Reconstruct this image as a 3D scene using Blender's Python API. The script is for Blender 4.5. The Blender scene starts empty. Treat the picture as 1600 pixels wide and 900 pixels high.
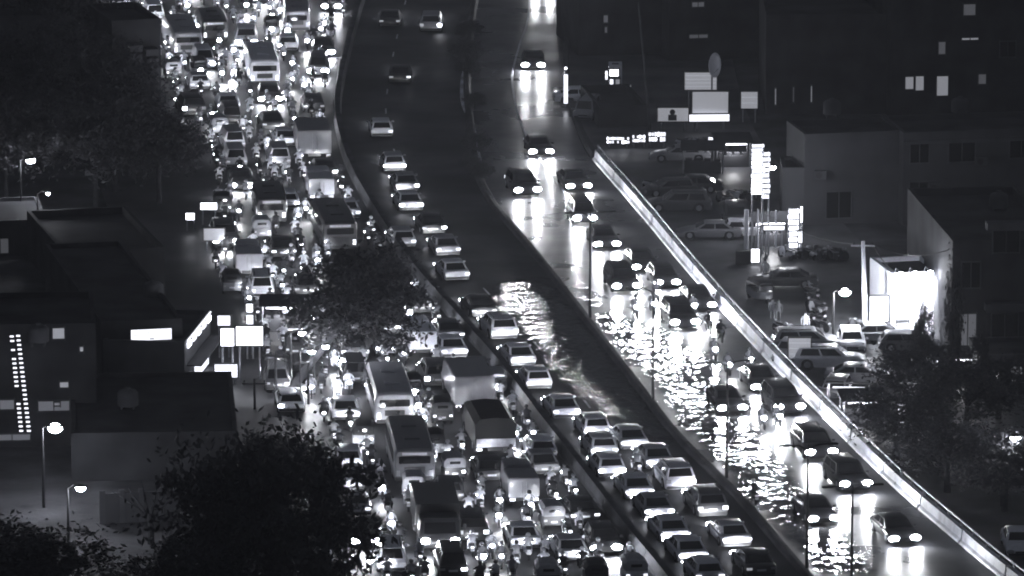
import bpy, bmesh, math, random
from mathutils import Vector, Matrix
R = math.radians
rnd = random.Random(7)
S = bpy.context.scene
COL = S.collection

# ---------------------------------------------------------------- camera
TH = R(12.0); FPX = 10115.0; HC = 87.4
cam = bpy.data.cameras.new('camera'); co = bpy.data.objects.new('camera', cam); COL.objects.link(co)
co.location = (0, 0, HC); co.rotation_euler = (math.pi/2 - TH, 0, 0)
cam.sensor_width = 36; cam.lens = 36*FPX/1600; cam.clip_start = 1; cam.clip_end = 12000
S.camera = co
# ---------------------------------------------------------------- night sky, faint overcast glow
w = bpy.data.worlds.new('World'); S.world = w; w.use_nodes = True
bg = w.node_tree.nodes['Background']
bg.inputs[0].default_value = (0.88, 0.95, 1.14, 1); bg.inputs[1].default_value = 0.045
sun = bpy.data.lights.new('overcast_glow', 'SUN'); sun.energy = 0.02; sun.angle = R(30); sun.color = (.88, .95, 1)
so = bpy.data.objects.new('overcast_glow', sun); so.rotation_euler = (R(38), R(-22), 0); COL.objects.link(so)
S.view_settings.view_transform = 'Standard'; S.view_settings.look = 'None'
S.view_settings.exposure = 0.0; S.view_settings.gamma = 1
S.render.engine = 'CYCLES'
cy = S.cycles
cy.use_denoising = True; cy.max_bounces = 5; cy.diffuse_bounces = 2; cy.glossy_bounces = 3; cy.transmission_bounces = 2
cy.caustics_reflective = False; cy.caustics_refractive = False; cy.sample_clamp_indirect = 4; cy.sample_clamp_direct = 0
cy.use_light_tree = True; cy.filter_width = 1.9

HS = 0.80      # the wide picture of the photograph makes everything read a little low; one factor for all heights

# ---------------------------------------------------------------- pixel -> ground
def at(u, v, z=0.0):
    a = (u-800)/FPX; b = -(v-450)/FPX
    d = Vector((a, math.cos(TH)+b*math.sin(TH), -math.sin(TH)+b*math.cos(TH)))
    return Vector((0, 0, HC)) + d*((HC-z)/-d.z)
def px(p):
    q = Vector(p)-Vector((0, 0, HC))
    dz = q.y*math.cos(TH)-q.z*math.sin(TH); up = q.y*math.sin(TH)+q.z*math.cos(TH)
    return 800+FPX*q.x/dz, 450-FPX*up/dz
def scale_at(v):     # pixels per metre
    p = at(800, v); q = p-Vector((0, 0, HC)); return FPX/(q.y*math.cos(TH)-q.z*math.sin(TH))

# ---------------------------------------------------------------- materials
def g(v, a=1.0): return (v*0.958, v*0.978, v*1.07, 1)
MATS = {}
def mat(name, base=.2, rough=.6, spec=.5, metal=0, emit=0, nscale=0, namt=.3, objcol=False, bump=0, bscale=None, coat=0, rvar=0, stretch=None, detail=4):
    m = bpy.data.materials.new(name); m.use_nodes = True; MATS[name] = m
    nt = m.node_tree; N = nt.nodes; Lk = nt.links; b = N['Principled BSDF']
    b.inputs['Base Color'].default_value = g(base); b.inputs['Roughness'].default_value = rough
    b.inputs['Specular IOR Level'].default_value = spec; b.inputs['Metallic'].default_value = metal
    b.inputs['Coat Weight'].default_value = coat; b.inputs['Coat Roughness'].default_value = .12
    if emit:
        b.inputs['Emission Color'].default_value = g(1); b.inputs['Emission Strength'].default_value = emit
    src = None
    if nscale or bump or rvar:
        tc = N.new('ShaderNodeTexCoord'); mp = N.new('ShaderNodeMapping'); Lk.new(tc.outputs['Object'], mp.inputs[0])
        if stretch: mp.inputs['Scale'].default_value = stretch
        nz = N.new('ShaderNodeTexNoise'); nz.inputs['Scale'].default_value = nscale or 1; nz.inputs['Detail'].default_value = detail
        Lk.new(mp.outputs[0], nz.inputs['Vector'])
        src = nz
    if objcol:
        oi = N.new('ShaderNodeObjectInfo'); col = oi.outputs['Color']
    else:
        rgb = N.new('ShaderNodeRGB'); rgb.outputs[0].default_value = g(base); col = rgb.outputs[0]
    if nscale and namt:
        mr = N.new('ShaderNodeMapRange'); mr.inputs[1].default_value = .3; mr.inputs[2].default_value = .7
        mr.inputs[3].default_value = 1-namt; mr.inputs[4].default_value = 1+namt
        Lk.new(src.outputs['Fac'], mr.inputs[0])
        mx = N.new('ShaderNodeVectorMath'); mx.operation = 'SCALE'; Lk.new(col, mx.inputs[0]); Lk.new(mr.outputs[0], mx.inputs['Scale'])
        Lk.new(mx.outputs[0], b.inputs['Base Color'])
    else:
        Lk.new(col, b.inputs['Base Color'])
    if rvar:
        n2 = N.new('ShaderNodeTexNoise'); n2.inputs['Scale'].default_value = (nscale or 1)*.6; n2.inputs['Detail'].default_value = 5
        Lk.new(mp.outputs[0], n2.inputs['Vector'])
        m2 = N.new('ShaderNodeMapRange'); m2.inputs[1].default_value = .35; m2.inputs[2].default_value = .65
        m2.inputs[3].default_value = max(.03, rough-rvar); m2.inputs[4].default_value = min(1, rough+rvar)
        Lk.new(n2.outputs['Fac'], m2.inputs[0]); Lk.new(m2.outputs[0], b.inputs['Roughness'])
    if bump:
        n3 = N.new('ShaderNodeTexNoise'); n3.inputs['Scale'].default_value = bscale or 5; n3.inputs['Detail'].default_value = 3
        Lk.new(mp.outputs[0], n3.inputs['Vector'])
        bp = N.new('ShaderNodeBump'); bp.inputs['Strength'].default_value = 1; bp.inputs['Distance'].default_value = bump
        if 'water' in name:      # calm and ruffled patches
            n4 = N.new('ShaderNodeTexNoise'); n4.inputs['Scale'].default_value = .16; n4.inputs['Detail'].default_value = 3; Lk.new(tc.outputs['Object'], n4.inputs['Vector'])
            m4 = N.new('ShaderNodeMapRange'); m4.inputs[1].default_value = .36; m4.inputs[2].default_value = .62; m4.inputs[3].default_value = .38; m4.inputs[4].default_value = 1.0
            Lk.new(n4.outputs['Fac'], m4.inputs[0]); Lk.new(m4.outputs[0], bp.inputs['Strength'])
        Lk.new(n3.outputs['Fac'], bp.inputs['Height']); Lk.new(bp.outputs[0], b.inputs['Normal'])
    return m
mat('earth', .07, .85, .3, nscale=.35, namt=.6, bump=.05, bscale=1.5)
mat('wet_asphalt', .05, .36, .55, nscale=.22, namt=.35, rvar=.16, bump=.006, bscale=3.5)
mat('damp_asphalt', .045, .55, .35, nscale=.18, namt=.4, rvar=.15, bump=.006, bscale=4)
mat('lot_asphalt', .085, .6, .4, nscale=.25, namt=.5, rvar=.2, bump=.01, bscale=3)
mat('flood_water', .02, .09, .5, bump=.24, bscale=1.7, rvar=.02, stretch=(1, .55, 1), nscale=.3, namt=.3)
mat('muddy_water', .03, .12, .3, bump=.40, bscale=2.3, rvar=.05, stretch=(1.1, .5, 1), nscale=.3, namt=.3)
mat('concrete', .76, .55, .4, nscale=.55, namt=.45, bump=.004, bscale=8, stretch=(1, 1, .3))  # mottle is dirt plus uneven headlight highlights put into the colour
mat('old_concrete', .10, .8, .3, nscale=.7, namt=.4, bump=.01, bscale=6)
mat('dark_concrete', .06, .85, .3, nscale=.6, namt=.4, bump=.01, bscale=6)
mat('marking', .6, .6, nscale=2, namt=.35)
mat('paint', .5, .36, .4, objcol=True, coat=.25, nscale=3, namt=.08)
mat('cloth', .5, .9, .2, objcol=True, nscale=9, namt=.25)
mat('glass', .015, .08, .6)
mat('tyre', .02, .8, .3)
mat('trim', .03, .5, .4)
mat('rim', .45, .35, metal=.8)
mat('steel', .35, .4, metal=.7, nscale=4, namt=.2)
mat('skin', .25, .6)
mat('plate', .65, .5)
mat('head_hot', .8, .2, emit=190)
mat('head_on', .8, .2, emit=60)
mat('head_dim', .8, .2, emit=9)
mat('tail_hot', .6, .3, emit=30)
mat('tail_on', .6, .3, emit=2.2)
mat('tail_dim', .4, .3, emit=.35)
mat('lamp_off', .35, .15, .6)
mat('lamp_street', .8, .3, emit=260)
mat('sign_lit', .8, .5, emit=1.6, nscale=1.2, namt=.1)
mat('sign_bright', .8, .5, emit=5)
mat('lamplight_glow', .5, .5, emit=.27)  # faint emission put in for lamp light falling on pale boards
mat('sign_ink', .06, .6)
mat('window_lit', .6, .4, emit=.22)
mat('window_faint', .5, .4, emit=.055)
mat('window_dark', .012, .12, .6)
mat('wall_pale', .085, .8, .2, nscale=.5, namt=.2)
mat('wall_grey', .10, .8, .2, nscale=.5, namt=.25)
mat('wall_dark', .05, .85, .2, nscale=.5, namt=.4)
mat('roof_dark', .045, .8, .2, nscale=.4, namt=.5)
mat('wall_white', .8, .7, .3, nscale=.4, namt=.06)
mat('foliage', .065, .7, .2, nscale=.6, namt=.5)
mat('bark', .05, .9, .2, nscale=3, namt=.4)
mat('tarp', .5, .6, .3, objcol=True, nscale=1.2, namt=.25, bump=.03, bscale=2)
M = MATS

# ---------------------------------------------------------------- mesh building
class MB:
    def __init__(s): s.v = []; s.f = []
    def quad(s, a, b, c, d):
        n = len(s.v); s.v += [tuple(a), tuple(b), tuple(c), tuple(d)]; s.f.append((n, n+1, n+2, n+3)); return s
    def box(s, c, d, rz=0, taper=1.0):
        n = len(s.v); x, y, z = d[0]/2, d[1]/2, d[2]/2; cr, sr = math.cos(rz), math.sin(rz)
        for k, (i, j) in [(k, ij) for k in (-1, 1) for ij in ((-1, -1), (1, -1), (1, 1), (-1, 1))]:
            t = taper if k > 0 else 1
            a, b = i*x*t, j*y*t
            s.v.append((c[0]+a*cr-b*sr, c[1]+a*sr+b*cr, c[2]+k*z))
        for f in ((3, 2, 1, 0), (4, 5, 6, 7), (0, 1, 5, 4), (1, 2, 6, 5), (2, 3, 7, 6), (3, 0, 4, 7)): s.f.append(tuple(n+i for i in f))
        return s
    def loft(s, rings, cap=True):
        n0 = len(s.v); k = len(rings[0])
        for r in rings: s.v += [tuple(p) for p in r]
        for i in range(len(rings)-1):
            for j in range(k):
                a = n0+i*k+j; b = n0+i*k+(j+1) % k
                s.f.append((a, b, b+k, a+k))
        if cap:
            s.f.append(tuple(n0+j for j in range(k))[::-1]); s.f.append(tuple(n0+(len(rings)-1)*k+j for j in range(k)))
        return s
    def tube(s, pts, r, n=6):
        pts = [Vector(p) for p in pts]; rr = r if isinstance(r, (list, tuple)) else [r]*len(pts)
        rings = []
        for i, p in enumerate(pts):
            t = (pts[min(i+1, len(pts)-1)]-pts[max(i-1, 0)]).normalized()
            a = t.orthogonal().normalized() if abs(t.z) > .9 else t.cross(Vector((0, 0, 1))).normalized()
            b = t.cross(a)
            rings.append([p+(a*math.cos(2*math.pi*j/n)+b*math.sin(2*math.pi*j/n))*rr[i] for j in range(n)])
        return s.loft(rings)
    def disc_x(s, c, r, wid, n=14, r2=None):      # wheel-like cylinder along X with rounded shoulder
        r2 = r2 or r*.86
        rings = []
        for x, q in ((-wid/2, r2), (-wid*.32, r), (wid*.32, r), (wid/2, r2)):
            rings.append([(c[0]+x, c[1]+q*math.cos(2*math.pi*j/n), c[2]+q*math.sin(2*math.pi*j/n)) for j in range(n)])
        return s.loft(rings)
    def ell(s, c, d, n=10, m=6):
        rings = []
        for i in range(m+1):
            t = -math.pi/2+math.pi*(i+.001)/(m+.002)
            rings.append([(c[0]+d[0]*math.cos(t)*math.cos(2*math.pi*j/n), c[1]+d[1]*math.cos(t)*math.sin(2*math.pi*j/n), c[2]+d[2]*math.sin(t)) for j in range(n)])
        return s.loft(rings)
    def mesh(s, name, m, smooth=False, zs=1.0, bevel=0):
        me = bpy.data.meshes.new(name)
        me.from_pydata([(x, y, z*zs) for x, y, z in s.v], [], s.f); me.update()
        if bevel:
            bm = bmesh.new(); bm.from_mesh(me)
            bmesh.ops.bevel(bm, geom=[e for e in bm.edges if len(e.link_faces) == 2 and e.calc_face_angle(0) > .6], offset=bevel, segments=2, affect='EDGES', clamp_overlap=True)
            bm.to_mesh(me); bm.free()
        me.materials.append(M[m] if isinstance(m, str) else m)
        if smooth:
            me.shade_smooth() if hasattr(me, 'shade_smooth') else None
            me.set_sharp_from_angle(angle=R(38))
        return me
def link(name, data, parent=None, loc=None, rz=None):
    o = bpy.data.objects.new(name, data); COL.objects.link(o)
    if parent: o.parent = parent
    if loc is not None: o.location = loc
    if rz is not None: o.rotation_euler = (0, 0, rz)
    return o
LABELS = {}
def tag(o, label, cat, group=None):
    o['label'] = label; o['category'] = cat
    if group: o['group'] = group
    LABELS.setdefault(label, []).append(o)
    return o
def thing(name, label, cat, loc=(0, 0, 0), rz=0, group=None):
    o = link(name, None, None, loc, rz); o.empty_display_size = .3
    return tag(o, label, cat, group)
def struct(name, data, loc=None, kind='structure'):
    o = link(name, data, None, loc); o['kind'] = kind; return o
def setmat(o, m):
    o.material_slots[0].link = 'OBJECT'; o.material_slots[0].material = M[m]

def interp(pts, x):     # pts sorted by x
    if x <= pts[0][0]: return pts[0][1]
    for (a, b), (c, d) in zip(pts, pts[1:]):
        if x <= c: return b+(d-b)*(x-a)/(c-a)
    return pts[-1][1]
class Poly:     # ground polyline with arc length
    def __init__(s, pxs, z=0, smooth=True):
        p = [at(u, v, z) for u, v in pxs]
        if smooth:   # Catmull-Rom
            q = [p[0]*2-p[1]]+p+[p[-1]*2-p[-2]]; out = []
            for i in range(1, len(q)-2):
                for k in range(8):
                    t = k/8; a, b, c, d = q[i-1], q[i], q[i+1], q[i+2]
                    out.append(.5*((2*b)+(c-a)*t+(2*a-5*b+4*c-d)*t*t+(3*b-a-3*c+d)*t**3))
            out.append(p[-1]); p = out
        s.p = p; s.s = [0]
        for a, b in zip(p, p[1:]): s.s.append(s.s[-1]+(b-a).length)
        s.len = s.s[-1]
    def pt(s, x):
        x = max(0, min(s.len-.001, x))
        lo = max(i for i in range(len(s.s)) if s.s[i] <= x) if len(s.s) < 40 else s._bis(x)
        lo = min(lo, len(s.p)-2)
        t = (x-s.s[lo])/max(1e-6, s.s[lo+1]-s.s[lo]); return s.p[lo].lerp(s.p[lo+1], t)
    def _bis(s, x):
        import bisect; return bisect.bisect_right(s.s, x)-1
    def tan(s, x, e=2.0): return (s.pt(x+e)-s.pt(x-e)).normalized()
    def fr(s, x, d):   # point offset d metres to the LEFT of increasing s
        t = s.tan(x); n = Vector((-t.y, t.x, 0)); return s.pt(x)+n*d
    def proj(s, q):
        best = None
        for i in range(len(s.p)-1):
            a, b = s.p[i], s.p[i+1]; ab = b-a; t = max(0, min(1, (q-a).dot(ab)/ab.length_squared)); c = a+ab*t
            dd = (q-c).length
            if best is None or dd < best[0]: best = (dd, s.s[i]+t*ab.length, c, ab.normalized())
        dd, ss, c, t = best
        side = (q-c).dot(Vector((-t.y, t.x, 0)))
        return ss, (dd if side > 0 else -dd)

# polylines run from the near (bottom) end to the far end
WALL_L = Poly([(1086, 970), (1030, 900), (985, 845), (920, 760), (850, 670), (790, 590), (720, 510), (650, 430), (592, 345), (548, 265), (528, 190), (533, 130), (549, 60), (566, 0), (590, -70)])
MEDIAN = Poly([(1330, 970), (1255, 895), (1160, 785), (1060, 685), (985, 590), (850, 415), (765, 312), (742, 250), (736, 200), (730, 150), (732, 80), (742, 0), (760, -70)])
WALL_R = Poly([(1650, 965), (1565, 900), (1500, 846), (1400, 760), (1290, 652), (1180, 538), (1085, 432), (1000, 330), (930, 250)])
WALL_R2 = Poly([(928, 248), (905, 205), (889, 155), (884, 100), (888, 40), (897, -20), (910, -70)])
RDIR = Poly([(1650, 965), (1565, 900), (1400, 760), (1290, 652), (1180, 538), (1085, 432), (1000, 330), (925, 250), (895, 180), (884, 100), (888, 40), (897, -20), (910, -70)])
LEFT_U = [(-70, 120), (0, 172), (110, 250), (240, 330), (300, 345), (340, 335), (440, 335), (520, 405), (620, 430), (680, 505), (760, 530), (830, 548), (970, 600)]

# ================================================================ SETTING
mb = MB(); mb.quad((-3000, 60, 0), (3000, 60, 0), (3000, 9000, 0), (-3000, 9000, 0)); struct('ground', mb.mesh('ground', 'earth'))
def strip(name, left, right, z, m, n=60, kind='structure'):
    mb = MB()
    for i in range(n):
        a, b = left(i/n), left((i+1)/n); c, d = right((i+1)/n), right(i/n)
        mb.quad((d.x, d.y, z), (c.x, c.y, z), (b.x, b.y, z), (a.x, a.y, z))
    me = mb.mesh(name, m)
    bm = bmesh.new(); bm.from_mesh(me); bmesh.ops.remove_doubles(bm, verts=bm.verts, dist=.001); bmesh.ops.recalc_face_normals(bm, faces=bm.faces); bm.to_mesh(me); bm.free()
    return struct(name, me)
strip('service_road', lambda t: WALL_L.fr(t*WALL_L.len, 18), lambda t: WALL_L.fr(t*WALL_L.len, 0), .03, 'damp_asphalt')
strip('outbound_carriageway', lambda t: WALL_L.fr(t*WALL_L.len, 0), lambda t: MEDIAN.fr(t*MEDIAN.len, 0), .034, 'damp_asphalt')
strip('inbound_carriageway', lambda t: MEDIAN.fr(t*MEDIAN.len, 0), lambda t: RDIR.fr(t*RDIR.len, .1), .038, 'wet_asphalt')
strip('frontage_road', lambda t: RDIR.fr(t*RDIR.len*.8, 0), lambda t: RDIR.fr(t*RDIR.len*.8, -13), .026, 'lot_asphalt')

# flood water pooled over both carriageways: an irregular sheet a few centimetres above the road
def blob(name, pts, z, m):
    ring = []
    n = len(pts)
    for i in range(n):
        p, q = Vector(pts[i]), Vector(pts[(i+1) % n])
        for k in range(6):
            c = p.lerp(q, k/6); w_ = at(c.x, c.y, z); ring.append(Vector((w_.x+rnd.uniform(-.3, .3), w_.y+rnd.uniform(-.9, .9), z)))
    me = bpy.data.meshes.new(name); me.from_pydata(ring, [], [tuple(range(len(ring)))]); me.update()
    bm = bmesh.new(); bm.from_mesh(me); bmesh.ops.triangulate(bm, faces=bm.faces[:])
    for _ in range(3):
        es = [e for e in bm.edges if e.calc_length() > 1.6]
        if es: bmesh.ops.subdivide_edges(bm, edges=es, cuts=1)
        bmesh.ops.triangulate(bm, faces=bm.faces[:])
    bmesh.ops.recalc_face_normals(bm, faces=bm.faces)
    bm.faces.ensure_lookup_table()
    if bm.faces[0].normal.z < 0: bmesh.ops.reverse_faces(bm, faces=bm.faces[:])
    bm.to_mesh(me); bm.free()
    at_ = me.attributes.new('depth', 'FLOAT', 'POINT')
    for v in me.vertices:
        best = 9e9
        for i in range(len(ring)):
            p, q = ring[i], ring[(i+1) % len(ring)]; d = q-p; t = max(0, min(1, (v.co-p).dot(d)/d.length_squared))
            c = p+d*t; best = min(best, math.hypot((v.co.x-c.x), (v.co.y-c.y)*.5))
        at_.data[v.index].value = min(1, best/1.6)
    me.materials.append(M[m]); return struct(name, me)
for wm in ('flood_water', 'muddy_water'):    # the film of water thins out towards its shore
    nt = M[wm].node_tree; N = nt.nodes; out = N['Material Output']; b_ = N['Principled BSDF']
    at1 = N.new('ShaderNodeAttribute'); at1.attribute_name = 'depth'
    nz = N.new('ShaderNodeTexNoise'); nz.inputs['Scale'].default_value = .5; nz.inputs['Detail'].default_value = 6
    tc = N.new('ShaderNodeTexCoord'); nt.links.new(tc.outputs['Object'], nz.inputs['Vector'])
    ad = N.new('ShaderNodeMath'); ad.operation = 'ADD'; nt.links.new(at1.outputs['Fac'], ad.inputs[0]); nt.links.new(nz.outputs['Fac'], ad.inputs[1])
    mr = N.new('ShaderNodeMapRange'); mr.inputs[1].default_value = .5; mr.inputs[2].default_value = 1.05; nt.links.new(ad.outputs[0], mr.inputs[0])
    tr = N.new('ShaderNodeBsdfTransparent'); mx = N.new('ShaderNodeMixShader')
    nt.links.new(mr.outputs[0], mx.inputs[0]); nt.links.new(tr.outputs[0], mx.inputs[1]); nt.links.new(b_.outputs[0], mx.inputs[2]); nt.links.new(mx.outputs[0], out.inputs['Surface'])
blob('flood_water', [(758, 452), (800, 432), (850, 424), (872, 442), (1012, 612), (1062, 678), (1050, 700), (965, 668), (890, 612), (835, 550), (780, 490)], .06, 'muddy_water')
blob('flood_water', [(868, 392), (905, 420), (950, 480), (1020, 505), (1100, 540), (1150, 600), (1200, 690), (1262, 760), (1330, 835), (1390, 905), (1285, 905), (1180, 788), (1080, 685), (1010, 600), (900, 462)], .062, 'flood_water')
blob('flood_water', [(742, 215), (762, 232), (768, 290), (800, 340), (830, 372), (822, 378), (770, 318), (744, 262)], .06, 'flood_water')

# lane markings
mb = MB()
for off, poly, s0, s1, dash, gap in ((-3.6, WALL_L, 0, WALL_L.len, 2.2, 6), (-7.1, RDIR, 0, 0, 1, 1)):
    s = s0
    while s < s1:
        pts = [poly.fr(s, off-.06), poly.fr(s+dash, off-.06), poly.fr(s+dash, off+.06), poly.fr(s, off+.06)]
        mb.quad(*[(p.x, p.y, .044) for p in pts]); s += dash+gap
struct('lane_marking', mb.mesh('lane_marking', 'marking'))
def edge_line(name, poly, off, z, wid=.12, s0=0, s1=None, m='marking'):
    s1 = s1 or poly.len; mb = MB(); n = 60
    for i in range(n):
        a, b = s0+(s1-s0)*i/n, s0+(s1-s0)*(i+1)/n
        P = [poly.fr(a, off-wid/2), poly.fr(b, off-wid/2), poly.fr(b, off+wid/2), poly.fr(a, off+wid/2)]
        mb.quad(*[(p.x, p.y, z) for p in P])
    struct(name, mb.mesh(name, m))
LINE_C = Poly([(905, 330), (862, 275), (834, 235), (815, 195), (803, 150), (801, 115), (812, 70), (825, 30), (828, -30)])
edge_line('edge_marking', LINE_C, 0, .048, .16)
EDGE_M = Poly([(752, 262), (744, 225), (738, 195), (724, 165), (722, 130), (730, 90)])

# ---------------------------------------------------------------- concrete barriers, panel by panel
def barrier(name, label, cat, poly, prof, plen, m, rail=None, gap=.03, s0=0, s1=None, sub=2):
    s1 = s1 or poly.len
    root = thing(name, label, cat, poly.pt(s0)); o0 = poly.pt(s0)
    n = max(1, round((s1-s0)/plen)); st = (s1-s0)/n
    for i in range(n):
        a = s0+i*st+gap; b = s0+(i+1)*st-gap
        rings = []
        for k in range(sub+1):
            s = a+(b-a)*k/sub
            rings.append([poly.fr(s, d)-o0+Vector((0, 0, z)) for d, z in prof])
        mb = MB(); mb.loft(rings)
        me = mb.mesh('barrier_panel', m)
        bm = bmesh.new(); bm.from_mesh(me); bmesh.ops.recalc_face_normals(bm, faces=bm.faces); bm.to_mesh(me); bm.free()
        link('barrier_panel', me, root)
    if rail:
        d, zb, zt = rail
        ns = int((s1-s0)/2.4); pts = []
        post = MB().box((0, 0, (zt-zb)/2), (.16, .16, zt-zb+.1)).mesh('rail_post', 'steel')
        for i in range(ns+1):
            s = s0+i*(s1-s0)/ns; q = poly.fr(s, d)-o0; pts.append(q+Vector((0, 0, zt)))
            link('rail_post', post, root, q+Vector((0, 0, zb)))
        link('handrail', MB().tube(pts, .07, 6).mesh('handrail', 'steel', True), root)
    return root
z = .03
barrier('barrier_wall', 'long dark concrete dividing wall between the packed service road and the middle carriageway', 'wall', WALL_L,
        [(-.28, z), (.30, z), (.34, .35), (.2, .95*HS+.1), (-.2, .95*HS+.1), (-.26, .35)], 6.0, 'old_concrete')
barrier('median_barrier', 'low dark median barrier beside the flood water between the two carriageways', 'barrier', MEDIAN,
        [(-.3, z), (.3, z), (.26, .2), (.14, .34), (-.14, .34), (-.26, .2)], 5.0, 'dark_concrete')
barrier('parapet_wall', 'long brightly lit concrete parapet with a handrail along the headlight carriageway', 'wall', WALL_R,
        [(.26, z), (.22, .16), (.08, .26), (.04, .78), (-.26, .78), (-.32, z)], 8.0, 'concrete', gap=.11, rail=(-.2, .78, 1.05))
barrier('kerb_wall', 'dim curved kerb wall at the far bend of the headlight carriageway', 'wall', WALL_R2,
        [(.2, z), (.15, .5), (-.2, .5), (-.25, z)], 6.0, 'dark_concrete')
barrier('kerb', 'short pale curved kerb beside the median puddles at the far bend', 'kerb', EDGE_M,
        [(-.14, z), (-.12, .16), (.12, .16), (.14, z)], 1.5, 'concrete', gap=.015)

# ================================================================ VEHICLE KITS
# a kit is a list of (part name, mesh, parent index or None, location, role)
def bil(P, u, v): return P[0].lerp(P[1], u).lerp(P[3].lerp(P[2], u), v)
def pane(mb, P, u0, u1, v0, v1, off=.006, thick=.02):
    n = (P[1]-P[0]).cross(P[3]-P[0]).normalized()
    a = [bil(P, u, v) for u, v in ((u0, v0), (u1, v0), (u1, v1), (u0, v1))]
    rings = [[p-n*thick for p in a], [p+n*off for p in a]]
    mb.loft(rings); return mb
def car_kit(kind):
    if kind == 'sedan':   L, W, H, belt, hood, trunk, gy, ry = 4.35, 1.76, 1.46, .92, .88, .98, (-1.75, 1.05), (-1.0, .30)
    elif kind == 'hatch': L, W, H, belt, hood, trunk, gy, ry = 3.75, 1.70, 1.52, .95, .92, .95, (-1.80, 1.05), (-1.45, .35)
    elif kind == 'suv':   L, W, H, belt, hood, trunk, gy, ry = 4.55, 1.86, 1.78, 1.08, 1.06, 1.08, (-2.2, 1.15), (-1.9, .45)
    else:                 L, W, H, belt, hood, trunk, gy, ry = 3.9, 1.62, 1.9, 1.0, .98, 1.0, (-1.88, 1.5), (-1.75, 1.0)   # small van
    k = []
    wr = .33 if kind != 'suv' else .37; wy = L*.305; zc = .24
    def top(y):
        pts = [(-L/2, trunk-.28), (-L/2+.08, trunk-.06), (-L/2+.2, trunk), (gy[0]+.3, belt+.01), (gy[1]-.1, belt), (gy[1]+.35, hood), (L/2-.35, hood-.12), (L/2-.08, hood-.26), (L/2, hood-.42)]
        return interp(pts, y)
    ys = sorted(set([-L/2, -L/2+.08, -L/2+.25, L/2, L/2-.08, L/2-.3, gy[0]+.3, gy[1], gy[1]+.35, 0] +
                [s*wy+d for s in (-1, 1) for d in (-wr-.06, -wr*.75, -wr*.3, wr*.3, wr*.75, wr+.06)]))
    rings = []
    for y in ys:
        e = abs(y)/(L/2); wd = W/2*(1-.13*e**7); zt = top(y)
        da = min(abs(y-wy), abs(y+wy)); zb = zc+.04*(e > .97)
        if da < wr+.05: zb = max(zb, wr+math.sqrt(max(0, (wr+.05)**2-da*da)))
        zb = min(zb, zt-.2); zm = (zb+zt)/2
        rings.append([(-wd*.93, y, zb), (-wd, y, min(zm, zt-.16)), (-wd*.985, y, zt-.1), (-wd*.86, y, zt-.01), (0, y, zt+.02), (wd*.86, y, zt-.01), (wd*.985, y, zt-.1), (wd, y, min(zm, zt-.16)), (wd*.93, y, zb)])
    mb = MB().loft(rings)
    # greenhouse
    wb, wt = W/2-.09, W/2-.24
    def rect(y0, y1, w_, z_): return [Vector((-w_, y0, z_)), Vector((w_, y0, z_)), Vector((w_, y1, z_)), Vector((-w_, y1, z_))]
    base, up, cap = rect(gy[0], gy[1], wb, belt-.03), rect(ry[0], ry[1], wt, H-.07), rect(ry[0]+.14, ry[1]-.14, wt-.12, H)
    mb.loft([base, up, cap])
    k.append(('body', mb.mesh('car_body', 'paint', True, HS), None, None, 'paint'))
    faces = {'rear_window': [base[0], base[1], up[1], up[0]], 'windscreen': [base[2], base[3], up[3], up[2]],
             'R': [base[1], base[2], up[2], up[1]], 'L': [base[3], base[0], up[0], up[3]]}
    for nm in ('rear_window', 'windscreen'):
        k.append((nm, pane(MB(), faces[nm], .08, .92, .16, .93).mesh(nm, 'glass', False, HS), None, None, ''))
    for nm in ('R', 'L'):
        for a, b in ((.10, .49), (.53, .90)):
            k.append(('side_window', pane(MB(), faces[nm], a, b, .14, .9).mesh('side_window', 'glass', False, HS), None, None, 'far'))
    tz = trunk-.26; hz = hood-.36
    for s in (-1, 1):
        k.append(('tail_light', MB().box((s*(W/2-.22), -L/2-.005+.03, tz), (.30, .1, .15 if kind != 'suv' else .26)).mesh('tail_light', 'tail_on', False, HS), None, None, 'tail'))
        k.append(('headlight', MB().ell((s*(W/2-.27), L/2-.05, hz), (.23, .1, .16), 8, 5).mesh('headlight', 'head_on', True, HS), None, None, 'head'))
        k.append(('wing_mirror', MB().ell((s*(W/2+.07), gy[1]-.25, belt+.06), (.11, .07, .09), 6, 4).mesh('wing_mirror', 'paint', True, HS), None, None, 'paintfar'))
    k.append(('number_plate', MB().box((0, -L/2+.0, tz-.1), (.5, .05, .13)).mesh('number_plate', 'plate', False, HS), None, None, 'far'))
    k.append(('bumper', MB().box((0, -L/2+.05, .40), (W*.86, .22, .2)).mesh('bumper', 'trim', False, HS, .03), None, None, ''))
    k.append(('bumper', MB().box((0, L/2-.06, .36), (W*.84, .22, .18)).mesh('bumper', 'trim', False, HS, .03), None, None, 'far'))
    k.append(('grille', MB().box((0, L/2-.03, hz-.02), (W*.42, .06, .13)).mesh('grille', 'trim', False, HS), None, None, 'far'))
    wm = MB().disc_x((0, 0, 0), wr, .2).mesh('tyre', 'tyre', True, 1); rm = MB().disc_x((0, 0, 0), wr*.62, .215, 10).mesh('rim', 'rim', True, 1)
    for sx in (-1, 1):
        for sy in (-1, 1):
            k.append(('wheel', wm, None, (sx*(W/2-.11), sy*wy, wr), ''))
            k.append(('rim', rm, len(k)-1, (0, 0, 0), 'far'))
    if kind in ('suv', 'van'):
        for s in (-1, 1): k.append(('roof_rail', MB().tube([(s*(wt-.1), ry[0]+.2, H+.03), (s*(wt-.1), ry[1]-.3, H+.03)], .03, 5).mesh('roof_rail', 'trim', False, HS), None, None, 'far'))
    return dict(parts=k, L=L, W=W, H=H*HS, head=(W/2-.27, L/2+.08, hz*HS), kind=kind)
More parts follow.
